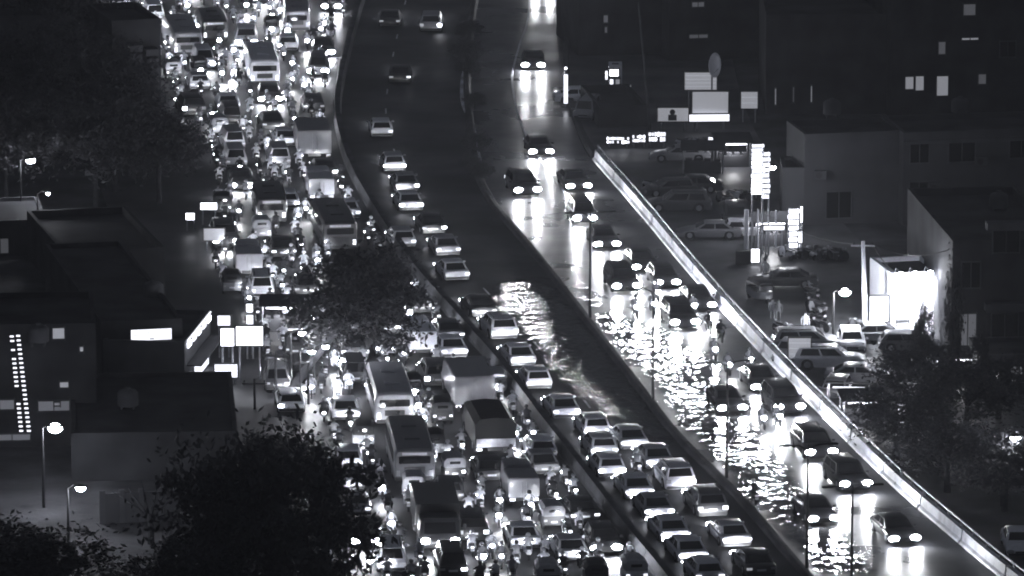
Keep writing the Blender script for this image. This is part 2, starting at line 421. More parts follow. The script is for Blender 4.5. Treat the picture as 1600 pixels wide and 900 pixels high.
def bus_kit(L=8.8, W=2.35, H=2.75, n=6):
    k = []; zc = .45
    ys = [-L/2, -L/2+.12, -L/2+.4, 0, L/2-.5, L/2-.15, L/2]; sc = [.93, .985, 1, 1, 1, .975, .92]; zt = [H-.22, H-.06, H, H, H, H-.08, H-.35]
    rings = [[(-W/2*s*.97, y, zc), (-W/2*s, y, 1.2), (-W/2*s*.97, y, t-.3), (-W/2*s*.86, y, t-.04), (0, y, t+.03), (W/2*s*.86, y, t-.04), (W/2*s*.97, y, t-.3), (W/2*s, y, 1.2), (W/2*s*.97, y, zc)] for y, s, t in zip(ys, sc, zt)]
    k.append(('body', MB().loft(rings).mesh('bus_body', 'paint', True, HS), None, None, 'paint'))
    for s in (-1, 1):
        for i in range(n):
            y0 = -L/2+.7+i*(L-1.6)/n
            k.append(('side_window', MB().box((s*W/2*.985, y0+.55, 1.95), (.06, (L-1.6)/n-.14, .8)).mesh('side_window', 'glass', False, HS), None, None, 'far'))
    k.append(('rear_window', MB().box((0, -L/2-.005, H-.82), (W*.76, .1, .52)).mesh('rear_window', 'glass', False, HS, .03), None, None, ''))
    k.append(('windscreen', MB().box((0, L/2-.01, H-1.15), (W*.82, .12, 1.0)).mesh('windscreen', 'glass', False, HS, .03), None, None, ''))
    k.append(('destination_board', MB().box((0, -L/2+.03, H-.38), (W*.6, .1, .2)).mesh('destination_board', 'plate', False, HS), None, None, ''))
    for s in (-1, 1):
        k.append(('tail_light', MB().box((s*(W/2-.24), -L/2-.02, 1.0), (.2, .1, .42)).mesh('tail_light', 'tail_on', False, HS), None, None, 'tail'))
        k.append(('headlight', MB().ell((s*(W/2-.38), L/2-.0, .95), (.2, .12, .17), 8, 5).mesh('headlight', 'head_on', True, HS), None, None, 'head'))
    k.append(('bumper', MB().box((0, -L/2-.02, .58), (W*.92, .18, .26)).mesh('bumper', 'trim', False, HS, .03), None, None, ''))
    k.append(('bumper', MB().box((0, L/2, .58), (W*.9, .18, .26)).mesh('bumper', 'trim', False, HS, .03), None, None, ''))
    k.append(('engine_grille', MB().box((0, -L/2-.015, 1.2), (W*.5, .08, .42)).mesh('engine_grille', 'trim', False, HS), None, None, ''))
    for y in (-L*.2, L*.16): k.append(('roof_hatch', MB().box((0, y, H+.06), (.9, .9, .12)).mesh('roof_hatch', 'paint', False, HS, .03), None, None, 'paint'))
    wm = MB().disc_x((0, 0, 0), .48, .3, 16).mesh('tyre', 'tyre', True); rm = MB().disc_x((0, 0, 0), .28, .315, 10).mesh('rim', 'rim', True)
    for sx in (-1, 1):
        for y in (-L*.27, L*.3):
            k.append(('wheel', wm, None, (sx*(W/2-.16), y, .48), '')); k.append(('rim', rm, len(k)-1, (0, 0, 0), 'far'))
    return dict(parts=k, L=L, W=W, H=H*HS, head=(W/2-.38, L/2+.2, .95*HS), kind='bus')
def truck_kit(L=7.2, W=2.4, H=2.9, tarp=False):
    k = []; cab = 1.9; zc = .55; y0 = L/2-cab
    rings = [[(-W*.47, y, zc), (-W*.48, y, 1.3), (-W*.44, y, t-.12), (-W*.36, y, t), (W*.36, y, t), (W*.44, y, t-.12), (W*.48, y, 1.3), (W*.47, y, zc)] for y, t in ((y0+.05, 2.35), (y0+.5, 2.45), (L/2-.4, 2.4), (L/2-.05, 1.45), (L/2, 1.3))]
    k.append(('cab', MB().loft(rings).mesh('cab', 'paint', True, HS), None, None, 'paint'))
    k.append(('windscreen', MB().quad((W*.36, L/2-.03, 1.45), (-W*.36, L/2-.03, 1.45), (-W*.34, L/2-.36, 2.28), (W*.34, L/2-.36, 2.28)).mesh('windscreen', 'glass', False, HS), None, None, ''))
    bl = L-cab-.1; cyb = -L/2+bl/2
    k.append(('chassis', MB().box((0, -.1, .62), (.9, L-.6, .22)).mesh('chassis', 'trim', False, HS), None, None, ''))
    if tarp:
        rings = [[(-W/2, y, .8), (-W/2, y, H-.5), (-W*.36, y, H-.1), (0, y, H), (W*.36, y, H-.1), (W/2, y, H-.5), (W/2, y, .8)] for y in (-L/2+.02, -L/2+.1, cyb, -L/2+bl-.08, -L/2+bl)]
        k.append(('cargo_cover', MB().loft(rings).mesh('cargo_cover', 'tarp', True, HS), None, None, 'paint'))
        k.append(('tailgate', MB().box((0, -L/2, 1.15), (W*.94, .08, .6)).mesh('tailgate', 'steel', False, HS), None, None, ''))
    else:
        k.append(('cargo_box', MB().box((0, cyb, .8+(H-.8)/2), (W, bl, H-.8)).mesh('cargo_box', 'paint', False, HS, .05), None, None, 'paint'))
        for s in (-1, 1):
            k.append(('rear_door', MB().box((s*W*.235, -L/2-.01, .8+(H-.8)/2), (W*.45, .06, (H-.8)*.93)).mesh('rear_door', 'paint', False, HS, .01), None, None, 'paint'))
            k.append(('lock_bar', MB().tube([(s*.14, -L/2-.06, 1), (s*.14, -L/2-.06, H-.25)], .025, 5).mesh('lock_bar', 'steel', False, HS), None, None, 'far'))
    for s in (-1, 1):
        k.append(('tail_light', MB().box((s*(W/2-.22), -L/2-.02, .68), (.3, .1, .16)).mesh('tail_light', 'tail_on', False, HS), None, None, 'tail'))
        k.append(('headlight', MB().ell((s*(W/2-.4), L/2, .95), (.2, .1, .16), 8, 5).mesh('headlight', 'head_on', True, HS), None, None, 'head'))
        k.append(('wing_mirror', MB().box((s*(W/2+.16), L/2-.3, 1.8), (.16, .06, .4)).mesh('wing_mirror', 'trim', False, HS), None, None, 'far'))
    k.append(('bumper', MB().box((0, L/2+.02, .6), (W*.9, .18, .24)).mesh('bumper', 'trim', False, HS, .03), None, None, ''))
    wm = MB().disc_x((0, 0, 0), .45, .3, 16).mesh('tyre', 'tyre', True); rm = MB().disc_x((0, 0, 0), .26, .315, 10).mesh('rim', 'rim', True)
    for sx in (-1, 1):
        for y in (-L*.27, L*.33):
            k.append(('wheel', wm, None, (sx*(W/2-.17), y, .45), '')); k.append(('rim', rm, len(k)-1, (0, 0, 0), 'far'))
    return dict(parts=k, L=L, W=W, H=H*HS, head=(W/2-.4, L/2+.2, .95*HS), kind='truck')
def auto_kit():
    k = []; W = 1.32; L = 2.7
    def ring(y, w, z0, z1): return [(-w*.94, y, z0), (-w, y, z0+.2), (-w*.97, y, z1), (w*.97, y, z1), (w, y, z0+.2), (w*.94, y, z0)]
    k.append(('body', MB().loft([ring(-1.3, .58, .4, 1.0), ring(-1.2, .65, .3, 1.05), ring(.2, .65, .3, .8), ring(.75, .5, .32, .85), ring(1.15, .28, .36, .95), ring(1.25, .16, .45, .85)]).mesh('auto_body', 'paint', True, HS), None, None, 'paint'))
    def arch(y, w, z, b=1.0): return [(-w, y, b), (-w, y, z-.28), (-w*.72, y, z-.04), (0, y, z), (w*.72, y, z-.04), (w, y, z-.28), (w, y, b)]
    k.append(('canopy', MB().loft([arch(-1.28, .56, 1.55), arch(-1.18, .63, 1.72), arch(-.2, .65, 1.78, 1.38), arch(.55, .6, 1.74, 1.42), arch(.8, .52, 1.62, 1.45)]).mesh('canopy', 'tarp', True, HS), None, None, 'canopy'))
    k.append(('windscreen', MB().quad((.48, .82, .98), (-.48, .82, .98), (-.46, .76, 1.5), (.46, .76, 1.5)).mesh('windscreen', 'glass', False, HS), None, None, ''))
    k.append(('rear_window', MB().box((0, -1.26, 1.38), (.6, .06, .2)).mesh('rear_window', 'glass', False, HS), None, None, ''))
    k.append(('bench_seat', MB().box((0, -.75, .95), (1.1, .5, .18)).mesh('bench_seat', 'trim', False, HS), None, None, 'far'))
    for s in (-1, 1):
        k.append(('tail_light', MB().box((s*.48, -1.3, .72), (.18, .06, .14)).mesh('tail_light', 'tail_on', False, HS), None, None, 'tail'))
        k.append(('roof_post', MB().tube([(s*.56, .62, .85), (s*.56, .62, 1.5)], .025, 5).mesh('roof_post', 'trim', False, HS), None, None, 'far'))
    k.append(('headlight', MB().ell((0, 1.22, .8), (.15, .1, .14), 8, 5).mesh('headlight', 'head_on', True, HS), None, None, 'head'))
    k.append(('number_plate', MB().box((0, -1.3, .6), (.36, .05, .13)).mesh('number_plate', 'plate', False, HS), None, None, 'far'))
    wm = MB().disc_x((0, 0, 0), .24, .12, 12).mesh('tyre', 'tyre', True)
    for x, y in ((-.56, -.85), (.56, -.85), (0, 1.05)): k.append(('wheel', wm, None, (x, y, .24), ''))
    return dict(parts=k, L=L, W=W, H=1.78*HS, head=(0, 1.4, .8*HS), kind='auto')
def bike_kit(scooter=False):
    k = []
    if scooter:
        mb = MB().loft([[(-.12, y, a), (-.17, y, b), (0, y, c), (.17, y, b), (.12, y, a)] for y, a, b, c in ((-.85, .55, .62, .72), (-.6, .38, .6, .78), (-.2, .38, .6, .76), (-.05, .3, .36, .4), (.3, .3, .35, .38))])
        mb.loft([[(-.2, .34, .3), (.2, .34, .3), (.2, .4, .3), (-.2, .4, .3)], [(-.24, .42, .7), (.24, .42, .7), (.24, .5, .7), (-.24, .5, .7)], [(-.12, .45, 1.0), (.12, .45, 1.0), (.12, .55, 1.0), (-.12, .55, 1.0)]])
    else:
        mb = MB().loft([[(-w_, y, a), (-w_*1.2, y, b), (0, y, c), (w_*1.2, y, b), (w_, y, a)] for y, w_, a, b, c in ((-.85, .06, .72, .78, .82), (-.5, .1, .6, .7, .78), (-.05, .12, .6, .76, .82), (.1, .14, .62, .82, .92), (.35, .12, .68, .84, .92), (.45, .06, .74, .82, .88))])
        mb.box((0, .05, .45), (.24, .42, .3)); mb.tube([(0, .42, .95), (0, .66, .32)], .035, 5); mb.tube([(.1, -.1, .35), (.13, -.85, .42)], .045, 6); mb.tube([(0, -.2, .6), (0, -.62, .32)], .03, 5)
    k.append(('body', mb.mesh('bike_body', 'paint', True, HS), None, None, 'paint'))
    k.append(('seat', MB().box((0, -.38, .81), (.26, .72, .09)).mesh('seat', 'trim', False, HS, .03), None, None, ''))
    k.append(('handlebar', MB().tube([(-.34, .36, 1.02), (-.2, .44, 1.02), (0, .46, 1.0), (.2, .44, 1.02), (.34, .36, 1.02)], .022, 5).mesh('handlebar', 'steel', True, HS), None, None, 'far'))
    wm = MB().disc_x((0, 0, 0), .29, .1, 12).mesh('tyre', 'tyre', True)
    for y in (-.62, .64): k.append(('wheel', wm, None, (0, y, .29), ''))
    k.append(('headlight', MB().ell((0, .6, .9), (.12, .08, .12), 8, 5).mesh('headlight', 'head_on', True, HS), None, None, 'head'))
    k.append(('tail_light', MB().box((0, -.9, .76), (.18, .07, .11)).mesh('tail_light', 'tail_on', False, HS), None, None, 'tail'))
    k.append(('number_plate', MB().box((0, -.92, .56), (.2, .03, .15)).mesh('number_plate', 'plate', False, HS), None, None, 'far'))
    return dict(parts=k, L=2.0, W=.7, H=1.1*HS, head=(0, .72, .9*HS), kind='bike')

# a seated rider grown with the Skin modifier: one continuous body, five fingers on each hand
def rider_mesh(kind):
    V, E, RD = [], [], []
    def add(p, r, par=None):
        V.append(p); RD.append(r); i = len(V)-1
        if par is not None: E.append((par, i))
        return i
    if kind == 'stand':
        pel = add((0, 0, .93), .14); sp = add((0, .0, 1.12), .135, pel); ch = add((0, -.01, 1.3), .15, sp); nk = add((0, .0, 1.47), .06, ch); hd = add((0, .02, 1.58), .095, nk); add((0, .02, 1.68), .085, hd)
    else:
        pel = add((0, -.2, .88), .15); sp = add((0, -.18, 1.06), .14, pel); ch = add((0, -.12, 1.26), .155, sp); nk = add((0, -.04, 1.42), .06, ch); hd = add((0, .0, 1.53), .095, nk); add((0, .01, 1.63), .085, hd)
    for s in (-1, 1):
        if kind == 'stand':
            sh = add((s*.19, -.01, 1.36), .06, ch); el = add((s*.26, -.02, 1.1), .045, sh); wr = add((s*.27, .06, .86), .03, el); pm = add((s*.27, .09, .79), .032, wr)
            for j, l in enumerate((.07, .085, .08, .06)): a = add((s*(.27), .055+.022*j, .745), .009, pm); add((s*.262, .06+.022*j, .745-l), .007, a)
            a = add((s*.255, .12, .79), .011, pm); add((s*.245, .145, .75), .009, a)
            hp = add((s*.1, 0, .86), .095, pel); kn = add((s*.11, .03, .48), .06, hp); an = add((s*.12, -.02, .09), .042, kn); add((s*.13, .14, .05), .04, an)
        else:
            sh = add((s*.19, -.1, 1.33), .062, ch); el = add((s*.29, .08, 1.14), .047, sh); wr = add((s*.31, .29, 1.06), .032, el); pm = add((s*.305, .345, 1.07), .032, wr)
            for j, l in enumerate((.05, .06, .055, .045)):
                a = add((s*(.265+.024*j), .385, 1.065), .009, pm); b = add((s*(.265+.024*j), .41, 1.03), .008, a); add((s*(.265+.024*j), .385, 1.03-l*.4), .007, b)
            a = add((s*.25, .345, 1.05), .011, pm); add((s*.24, .37, 1.02), .009, a)
            hp = add((s*.12, -.12, .87), .1, pel); kn = add((s*.2, .26, .80), .065, hp); an = add((s*.2, .1, .40), .045, kn); add((s*.21, .27, .34), .04, an)
    me = bpy.data.meshes.new('rider'); me.from_pydata(V, E, []); me.update()
    o = bpy.data.objects.new('rider_build', me); COL.objects.link(o)
    m = o.modifiers.new('s', 'SKIN'); m.use_smooth_shade = True; o.modifiers.new('d', 'SUBSURF').levels = 1
    for i, sv in enumerate(me.skin_vertices[0].data): sv.radius = (RD[i], RD[i]); sv.use_root = (i == 0)
    bpy.context.view_layer.update(); dg = bpy.context.evaluated_depsgraph_get()
    out = bpy.data.meshes.new_from_object(o.evaluated_get(dg)); bpy.data.objects.remove(o)
    for v in out.vertices: v.co.z *= HS
    out.materials.clear(); out.materials.append(M['cloth']); out.name = 'rider_body'; return out
RIDER = rider_mesh('ride'); WALKER = rider_mesh('stand')
def face_head(cy, cz, nm):
    return None
HELMET = MB().ell((0, .005, 1.6), (.135, .155, .145), 10, 7).mesh('helmet', 'paint', True, HS)
VISOR = MB().box((0, .14, 1.585), (.19, .05, .08)).mesh('visor', 'glass', False, HS, .01)
HAIR = MB().ell((0, .0, 1.665), (.095, .11, .085), 10, 6).mesh('hair', 'trim', True, HS)

KIT = {'sedan': car_kit('sedan'), 'hatch': car_kit('hatch'), 'suv': car_kit('suv'), 'van': car_kit('van'), 'bus': bus_kit(), 'minibus': bus_kit(6.6, 2.1, 2.5, 5),
       'truck': truck_kit(), 'tarp_truck': truck_kit(7.0, 2.4, 3.0, True), 'pickup': truck_kit(4.6, 1.75, 2.2), 'auto': auto_kit(), 'bike': bike_kit(), 'scooter': bike_kit(True)}
def spot(name, energy, size, blend, rad):
    l = bpy.data.lights.new(name, 'SPOT'); l.energy = energy; l.spot_size = R(size); l.spot_blend = blend; l.shadow_soft_size = rad; l.color = (.955, .975, 1.0); return l
BEAM = {'car': spot('car_beam', 1300, 78, .8, .12), 'bike': spot('bike_beam', 95, 100, .9, .08), 'hot': spot('oncoming_beam', 750, 150, 1.0, .14), 'hotbike': spot('oncoming_bike_beam', 420, 140, 1.0, .1), 'jam': spot('jam_beam', 560, 78, .8, .12), 'jamhot': spot('jam_oncoming_beam', 260, 100, 1, .12), 'jamhotbike': spot('jam_bike_beam', 110, 100, 1, .1)}
NAMES = {'sedan': 'sedan', 'hatch': 'hatchback', 'suv': 'suv', 'van': 'small_van', 'bus': 'bus', 'minibus': 'minibus', 'truck': 'box_truck', 'tarp_truck': 'covered_truck', 'pickup': 'small_truck', 'auto': 'auto_rickshaw', 'bike': 'motorcycle', 'scooter': 'scooter'}
CATS = {'sedan': 'car', 'hatch': 'car', 'suv': 'car', 'van': 'van', 'bus': 'bus', 'minibus': 'bus', 'truck': 'truck', 'tarp_truck': 'truck', 'pickup': 'truck', 'auto': 'auto rickshaw', 'bike': 'motorcycle', 'scooter': 'scooter'}
LAMP_BIG = {}
def big_lamp(o):      # full-beam lamps swollen in shape to stand for their glare
    me = o.data
    if me.name not in LAMP_BIG:
        m2 = me.copy(); c = sum((v.co for v in m2.vertices), Vector())/len(m2.vertices)
        for v in m2.vertices: v.co = c+(v.co-c)*1.3
        LAMP_BIG[me.name] = m2
    mt = o.material_slots[0].material; o.data = LAMP_BIG[me.name]; setmat(o, 'head_hot')
def spawn(kind, pos, rz, label, group=None, shade=.5, head='head_on', tail='tail_on', beam='car', nbeam=1, far=False, canopy=None, pitch=7):
    K = KIT[kind]
    root = thing(NAMES[kind], label, CATS[kind], pos, rz, group)
    objs = []
    for nm, me, par, loc, role in K['parts']:
        if far and 'far' in role: objs.append(None); continue
        o = link(nm, me, objs[par] if par is not None else root, loc)
        objs.append(o)
        if 'paint' in role: o.color = g(shade)
        elif role == 'canopy': o.color = g(canopy if canopy is not None else .04)
        elif role == 'head':
            if head != 'head_on': setmat(o, head)
            if head == 'head_hot': big_lamp(o)
        elif role == 'tail':
            q = rnd.random()
            tm = tail if q > .3 or tail == 'lamp_off' else 'tail_dim' if q > .12 else 'lamp_off'
            if tm != 'tail_on': setmat(o, tm)
    if beam:
        hx, hy, hz = K['head']
        for sx in ((-1, 1) if nbeam == 2 and hx else (0,)):
            b = link('headlight_beam', BEAM[beam], root, (sx*hx, hy+.06, hz))
            b.rotation_euler = (R(90-(23 if beam in ('car', 'jam') else pitch)), 0, 0)
    return root
def rider_on(pos, rz, label, group, shade, hshade, back=0.0):
    o = link('person', RIDER, None, pos, rz); o.color = g(shade); tag(o, label, 'person', group)
    if back:
        o.location = Vector(pos)+Vector((math.sin(rz), -math.cos(rz), 0))*back
    h = link('helmet', HELMET, o); h.color = g(hshade); link('visor', VISOR, h)
    return o
def head_of(t): return math.atan2(-t.x, t.y)     # rotation that turns +Y to the direction t
def shade_word(s): return 'black' if s < .035 else 'dark grey' if s < .1 else 'grey' if s < .28 else 'silver' if s < .5 else 'white'
ROADZ = .04
KW = {'sedan': 'sedan', 'hatch': 'hatchback', 'suv': 'SUV', 'van': 'small van', 'auto': 'auto rickshaw', 'bike': 'motorcycle', 'scooter': 'scooter', 'pickup': 'small box truck'}
# ================================================================ EXPLICIT VEHICLES
WALL_PX = [(-70, 590), (0, 566), (60, 549), (130, 533), (190, 528), (265, 548), (345, 592), (430, 650), (510, 720), (590, 790), (670, 850), (760, 920), (845, 985), (900, 1030), (970, 1086)]
def jam_dir(u, v):
    uw, ul = interp(WALL_PX, v), interp(LEFT_U, v); f = max(0, min(1, (uw-u)/(uw-ul)))
    mw = (interp(WALL_PX, v+15)-interp(WALL_PX, v-15))/30
    ml = interp([(0, .75), (200, .7), (300, .2), (900, .12)], v)
    m = mw*(1-f)**1.3+ml*(1-(1-f)**1.3)
    return (at(u-m*12, v-12)-at(u, v)).normalized()
OCC = []     # occupied rectangles on the service road, in (s, d)
REFS = []    # landmarks for the labels: (u, v, phrase)
def put_away(u, v, kind, shade, poly, label, **kw):
    p = at(u, v, ROADZ); s, d = poly.proj(p); t = jam_dir(u, v) if poly is WALL_L and d > 0 else poly.tan(s)
    p = p+t*KIT[kind]['L']/2; p.z = ROADZ
    return spawn(kind, p, head_of(t), label, shade=shade, far=v < 200, **kw), s, d
def put_toward(u, v, kind, shade, poly, label, **kw):
    p = at(u, v, ROADZ); s, d = poly.proj(p); t = jam_dir(u, v) if poly is WALL_L and d > 0 else poly.tan(s)
    p = p+t*KIT[kind]['L']/2; p.z = ROADZ
    return spawn(kind, p, head_of(-t), label, shade=shade, far=v < 200, **kw), s, d

G1 = 'cars heading away on the middle carriageway'
AWAY = [
 (609, 44, 'sedan', .03, 'black sedan with two small tail lamps, farthest on the dark middle carriageway', 'tail_on'),
 (673, 52, 'suv', .4, 'silver SUV with lit tail lamps far off beside the median puddles', 'tail_hot'),
 (625, 132, 'sedan', .02, 'lone black sedan showing two tail lamps and a plate on the empty dark carriageway', 'tail_on'),
 (597, 217, 'hatch', .75, 'white hatchback alone on the dark stretch beside the curving wall', 'tail_on'),
 (617, 271, 'hatch', .45, 'silver hatchback leading the queue, one bright brake lamp beside the wall', 'tail_hot'),
 (637, 303, 'sedan', .3, 'grey sedan with both brake lamps bright, second in the queue by the wall', 'tail_hot'),
 (643, 333, 'sedan', .5, 'silver sedan with bright brake lamps just behind a grey sedan in the queue', 'tail_hot'),
 (679, 369, 'sedan', .03, 'black sedan with two starry brake lamps on the dry part of the middle carriageway', 'tail_hot'),
 (701, 403, 'sedan', .35, 'grey sedan braking between a black sedan and a white sedan short of the flood', 'tail_on'),
 (715, 442, 'sedan', .78, 'white sedan beside the wall where the rippled flood water begins', 'tail_on'),
 (757, 499, 'sedan', .03, 'black-roofed sedan passing the upper edge of the flood water', 'tail_on'),
 (789, 534, 'suv', .7, 'white SUV beside the flood water, behind the black-roofed sedan', 'tail_on'),
 (818, 576, 'sedan', .8, 'white sedan skirting the flood between a white SUV and a white hatchback', 'tail_on'),
 (843, 612, 'hatch', .8, 'white hatchback squeezed close to the dividing wall beside the flood', 'tail_on'),
 (886, 658, 'sedan', .85, 'bright white sedan, last car alongside the rippled flood by the wall', 'tail_on'),
 (934, 687, 'hatch', .8, 'white hatchback at the head of the two-lane queue below the flood', 'tail_on'),
 (945, 718, 'hatch', .5, 'silver hatchback nose to tail behind the white hatchback heading the wall-side queue', 'tail_on'),
 (957, 750, 'hatch', .8, 'white hatchback with a bright high brake lamp, third in the wall-side queue', 'tail_hot'),
 (992, 707, 'sedan', .6, 'pale sedan at the head of the median-side queue below the flood', 'tail_on'),
 (1032, 737, 'sedan', .45, 'silver sedan second in the median-side queue', 'tail_on'),
 (1064, 770, 'suv', .75, 'large white SUV with a wide bright bumper, third in the median-side queue', 'tail_on'),
 (1000, 784, 'sedan', .8, 'white sedan with a dark rear window in the wall-side queue, ahead of a gap', 'tail_on'),
 (1031, 815, 'sedan', .3, 'grey sedan with bright reflections on its boot beside the dividing wall', 'tail_hot'),
 (1114, 812, 'suv', .1, 'dark-roofed SUV with a bright tailgate beside the median barrier', 'tail_on'),
 (1056, 851, 'sedan', .75, 'white sedan with a black rear window behind the grey sedan by the wall', 'tail_on'),
 (1152, 859, 'sedan', .55, 'silver sedan with a full bright boot next to the median barrier', 'tail_on'),
 (1084, 884, 'sedan', .75, 'white sedan second from the bottom edge in the wall-side queue', 'tail_on'),
 (1110, 916, 'hatch', .7, 'white hatchback cut by the bottom edge in the wall-side queue', 'tail_on'),
 (1190, 905, 'sedan', .06, 'dark sedan at the bottom edge beside the median barrier', 'tail_on'),
]
for u, v, k, sh, lb, tl in AWAY:
    put_away(u, v, k, sh, WALL_L, lb, group=G1, tail=tl, beam='car')
# two riders on the middle carriageway
G2 = 'cars with headlights on the inbound carriageway'
IN = [
 (848, -18, 'sedan', .04, 'dark car at the top edge whose headlights streak the wet road'),
 (833, 110, 'sedan', .04, 'black sedan alone on the far bend with long twin reflections before it'),
 (846, 246, 'sedan', .04, 'black sedan leaving the far bend ahead of a wide gap, headlights low'),
 (825, 309, 'suv', .04, 'dark SUV beside the narrow puddles of the median, headlights glaring'),
 (905, 300, 'sedan', .05, 'dark sedan nearest the end of the bright parapet, both headlights on'),
 (914, 352, 'van', .08, 'dark van under the farthest double-arm lamp post with glaring headlights'),
 (949, 391, 'sedan', .05, 'dark sedan whose two headlights merge into one glare, behind the van by the parapet'),
 (1009, 427, 'sedan', .03, 'black sedan with small headlights heading the crowded part by the parapet'),
 (980, 460, 'suv', .04, 'dark SUV with twin glaring headlights above the widest flood glare'),
 (1043, 452, 'hatch', .03, 'black hatchback with small headlights between SUV and parapet'),
 (1098, 487, 'sedan', .04, 'dark sedan hugging the parapet with one dim headlight'),
 (1071, 517, 'suv', .04, 'dark SUV with headlights glaring at the edge of the rippled flood'),
 (1197, 615, 'sedan', .05, 'dark sedan in shallow water beside the parapet, upper one of a close pair'),
 (1145, 648, 'sedan', .06, 'dark sedan standing in flood water beside a thin lamp post'),
 (1234, 650, 'suv', .05, 'dark SUV with a bright roof edge close to the parapet'),
 (1284, 721, 'suv', .03, 'black SUV raised high next to the parapet, its lamps half hidden'),
 (1338, 771, 'suv', .04, 'black SUV throwing the two longest bright streaks onto the wet road'),
 (1288, 822, 'sedan', .06, 'dark sedan on the median side leaving the flood, reflections beneath its lamps'),
 (1414, 853, 'sedan', .04, 'black sedan nearest the camera beside the parapet, two crisp headlights'),
]
for u, v, k, sh, lb in IN:
    put_toward(u, v, k, sh, RDIR, lb, group=G2, head='head_hot', beam='hot', nbeam=2)
GB = 'motorcycles on the inbound carriageway'
def bike_with_rider(u, v, kind, toward, poly, lb, rl, grp, sh, csh, hsh, head, beam, tail='tail_on'):
    f = put_toward if toward else put_away
    root, s, d = f(u, v, kind, sh, poly, lb, group=grp, head=head, beam=beam, tail=tail)
    rider_on(root.location, root.rotation_euler.z, rl, grp.replace('motorcycles', 'riders'), csh, hsh)
    return root, s, d
for u, v, lb, rl in (
 (997, 499, 'motorcycle with a round headlight between two dark SUVs on the flooded lanes', 'rider in dark clothes on the motorcycle between two dark SUVs'),
 (1024, 494, 'scooter keeping close beside another motorcycle between two dark SUVs', 'rider on the scooter close beside another motorcycle'),
 (1120, 566, 'motorcycle wading through the glittering flood, farthest from the parapet', 'rider wading the glittering flood far from the parapet'),
 (1142, 590, 'motorcycle in flood water just ahead of a dark sedan pair', 'rider in flood water ahead of the dark sedan pair'),
 (1176, 582, 'motorcycle at the foot of the bright parapet above a sedan', 'rider passing along the foot of the bright parapet'),
 (1130, 538, 'unlit motorcycle with a tall dark rider against the parapet', 'tall dark rider against the parapet'),
 (1196, 674, 'motorcycle with its lamp on in front of the SUV with the bright roof edge', 'rider in front of the SUV with the bright roof edge'),
 (1221, 671, 'motorcycle riding alongside another in front of the SUV with the bright roof edge', 'second rider alongside, in front of the SUV with the bright roof edge'),
 (1087, 497, 'motorcycle squeezed between the dim-lamped sedan and the SUV at the water edge', 'rider squeezed between a dim-lamped sedan and an SUV'),
 (1112, 524, 'motorcycle next to the parapet ahead of the unlit one', 'rider next to the parapet ahead of the tall dark rider'),
 (1030, 475, 'motorcycle tucked beside the SUV above the widest flood glare', 'rider tucked beside the SUV above the flood glare')):
    bike_with_rider(u, v, 'bike', True, RDIR, lb, rl, GB, .04, .05, .1, 'lamp_off' if 'unlit' in lb else 'head_hot', None if 'unlit' in lb else 'hotbike')
bike_with_rider(1183, 792, 'bike', False, MEDIAN, 'motorcycle waiting in the dark gap right beside the median barrier', 'rider waiting in the dark gap beside the median barrier', 'motorcycles by the median', .05, .12, .4, 'head_dim', None)
bike_with_rider(1000, 745, 'scooter', False, MEDIAN, 'scooter threading between the two queues of white cars', 'rider threading a scooter between the two queues', 'motorcycles by the median', .1, .3, .5, 'head_dim', 'bike')

G3 = 'large vehicles stuck on the service road'
BIG = [   # u, v(bottom of visible face), kind, shade, toward, label, phrase
 (294, 93, 'bus', .42, 0, 'pale grey bus with an oval dark rear window and glowing lower panel', 'the pale grey kerb bus'),
 (414, 138, 'bus', .85, 0, 'brightest white bus with a framed rear window, below the far cluster of lamps', 'the brightest white bus'),
 (337, 70, 'minibus', .05, 0, 'dark minibus beyond the pale grey bus', 'the far dark minibus'),
 (464, 54, 'minibus', .25, 0, 'grey minibus wedged in the far cluster of headlights', 'the grey minibus'),
 (492, 254, 'truck', .2, 0, 'tall grey box truck beside the bend of the dividing wall', 'the bend-side box truck'),
 (503, 319, 'pickup', .6, 0, 'small truck with a pale square box between a grey truck and a long bus', 'the small pale-boxed truck'),
 (425, 354, 'minibus', .05, 0, 'dark minibus in the middle of the jam with a bright lower edge', 'the mid-jam minibus'),
 (532, 397, 'bus', .05, 0, 'long dark bus with its roof edge lit, beyond the roadside tree', 'the long dark bus'),
 (661, 562, 'pickup', .95, 0, 'small truck with a dazzling white box back below the roadside tree', 'the dazzling white box truck'),
 (617, 670, 'bus', .5, 0, 'silver grey bus with a wide black rear window and white surround', 'the silver grey bus'),
 (742, 648, 'truck', .3, 0, 'grey box truck with a pale seam across its back, next to the dividing wall', 'the pale-seamed truck'),
 (648, 760, 'bus', .16, 0, 'dark grey bus with a broken bright lower panel, behind the silver grey bus', 'the dark grey bus'),
 (775, 716, 'tarp_truck', .012, 0, 'truck under a black tarpaulin beside the dividing wall', 'the black tarpaulin truck'),
 (688, 866, 'truck', .03, 1, 'black truck facing the camera with two starry headlights near the bottom', 'the camera-facing truck'),
 (819, 795, 'pickup', .28, 0, 'small truck with a plain grey box back and little lamps at its corners', 'the small grey-boxed truck'),
 (243, 36, 'van', .85, 0, 'white van with a bright roof and back at the far kerb', 'the white kerb van'),
 (556, 604, 'van', .05, 0, 'dark van at the kerb beside the silver grey bus', 'the dark kerb van'),
 (390, 438, 'pickup', .45, 0, 'small truck with a slatted pale bed at the kerb, above the lit hoardings', 'the slatted kerbside truck'),
]
def occupy(s, d, kind, toward):
    OCC.append((s+KIT[kind]['L']/2, d, KIT[kind]['L']/2, KIT[kind]['W']/2))
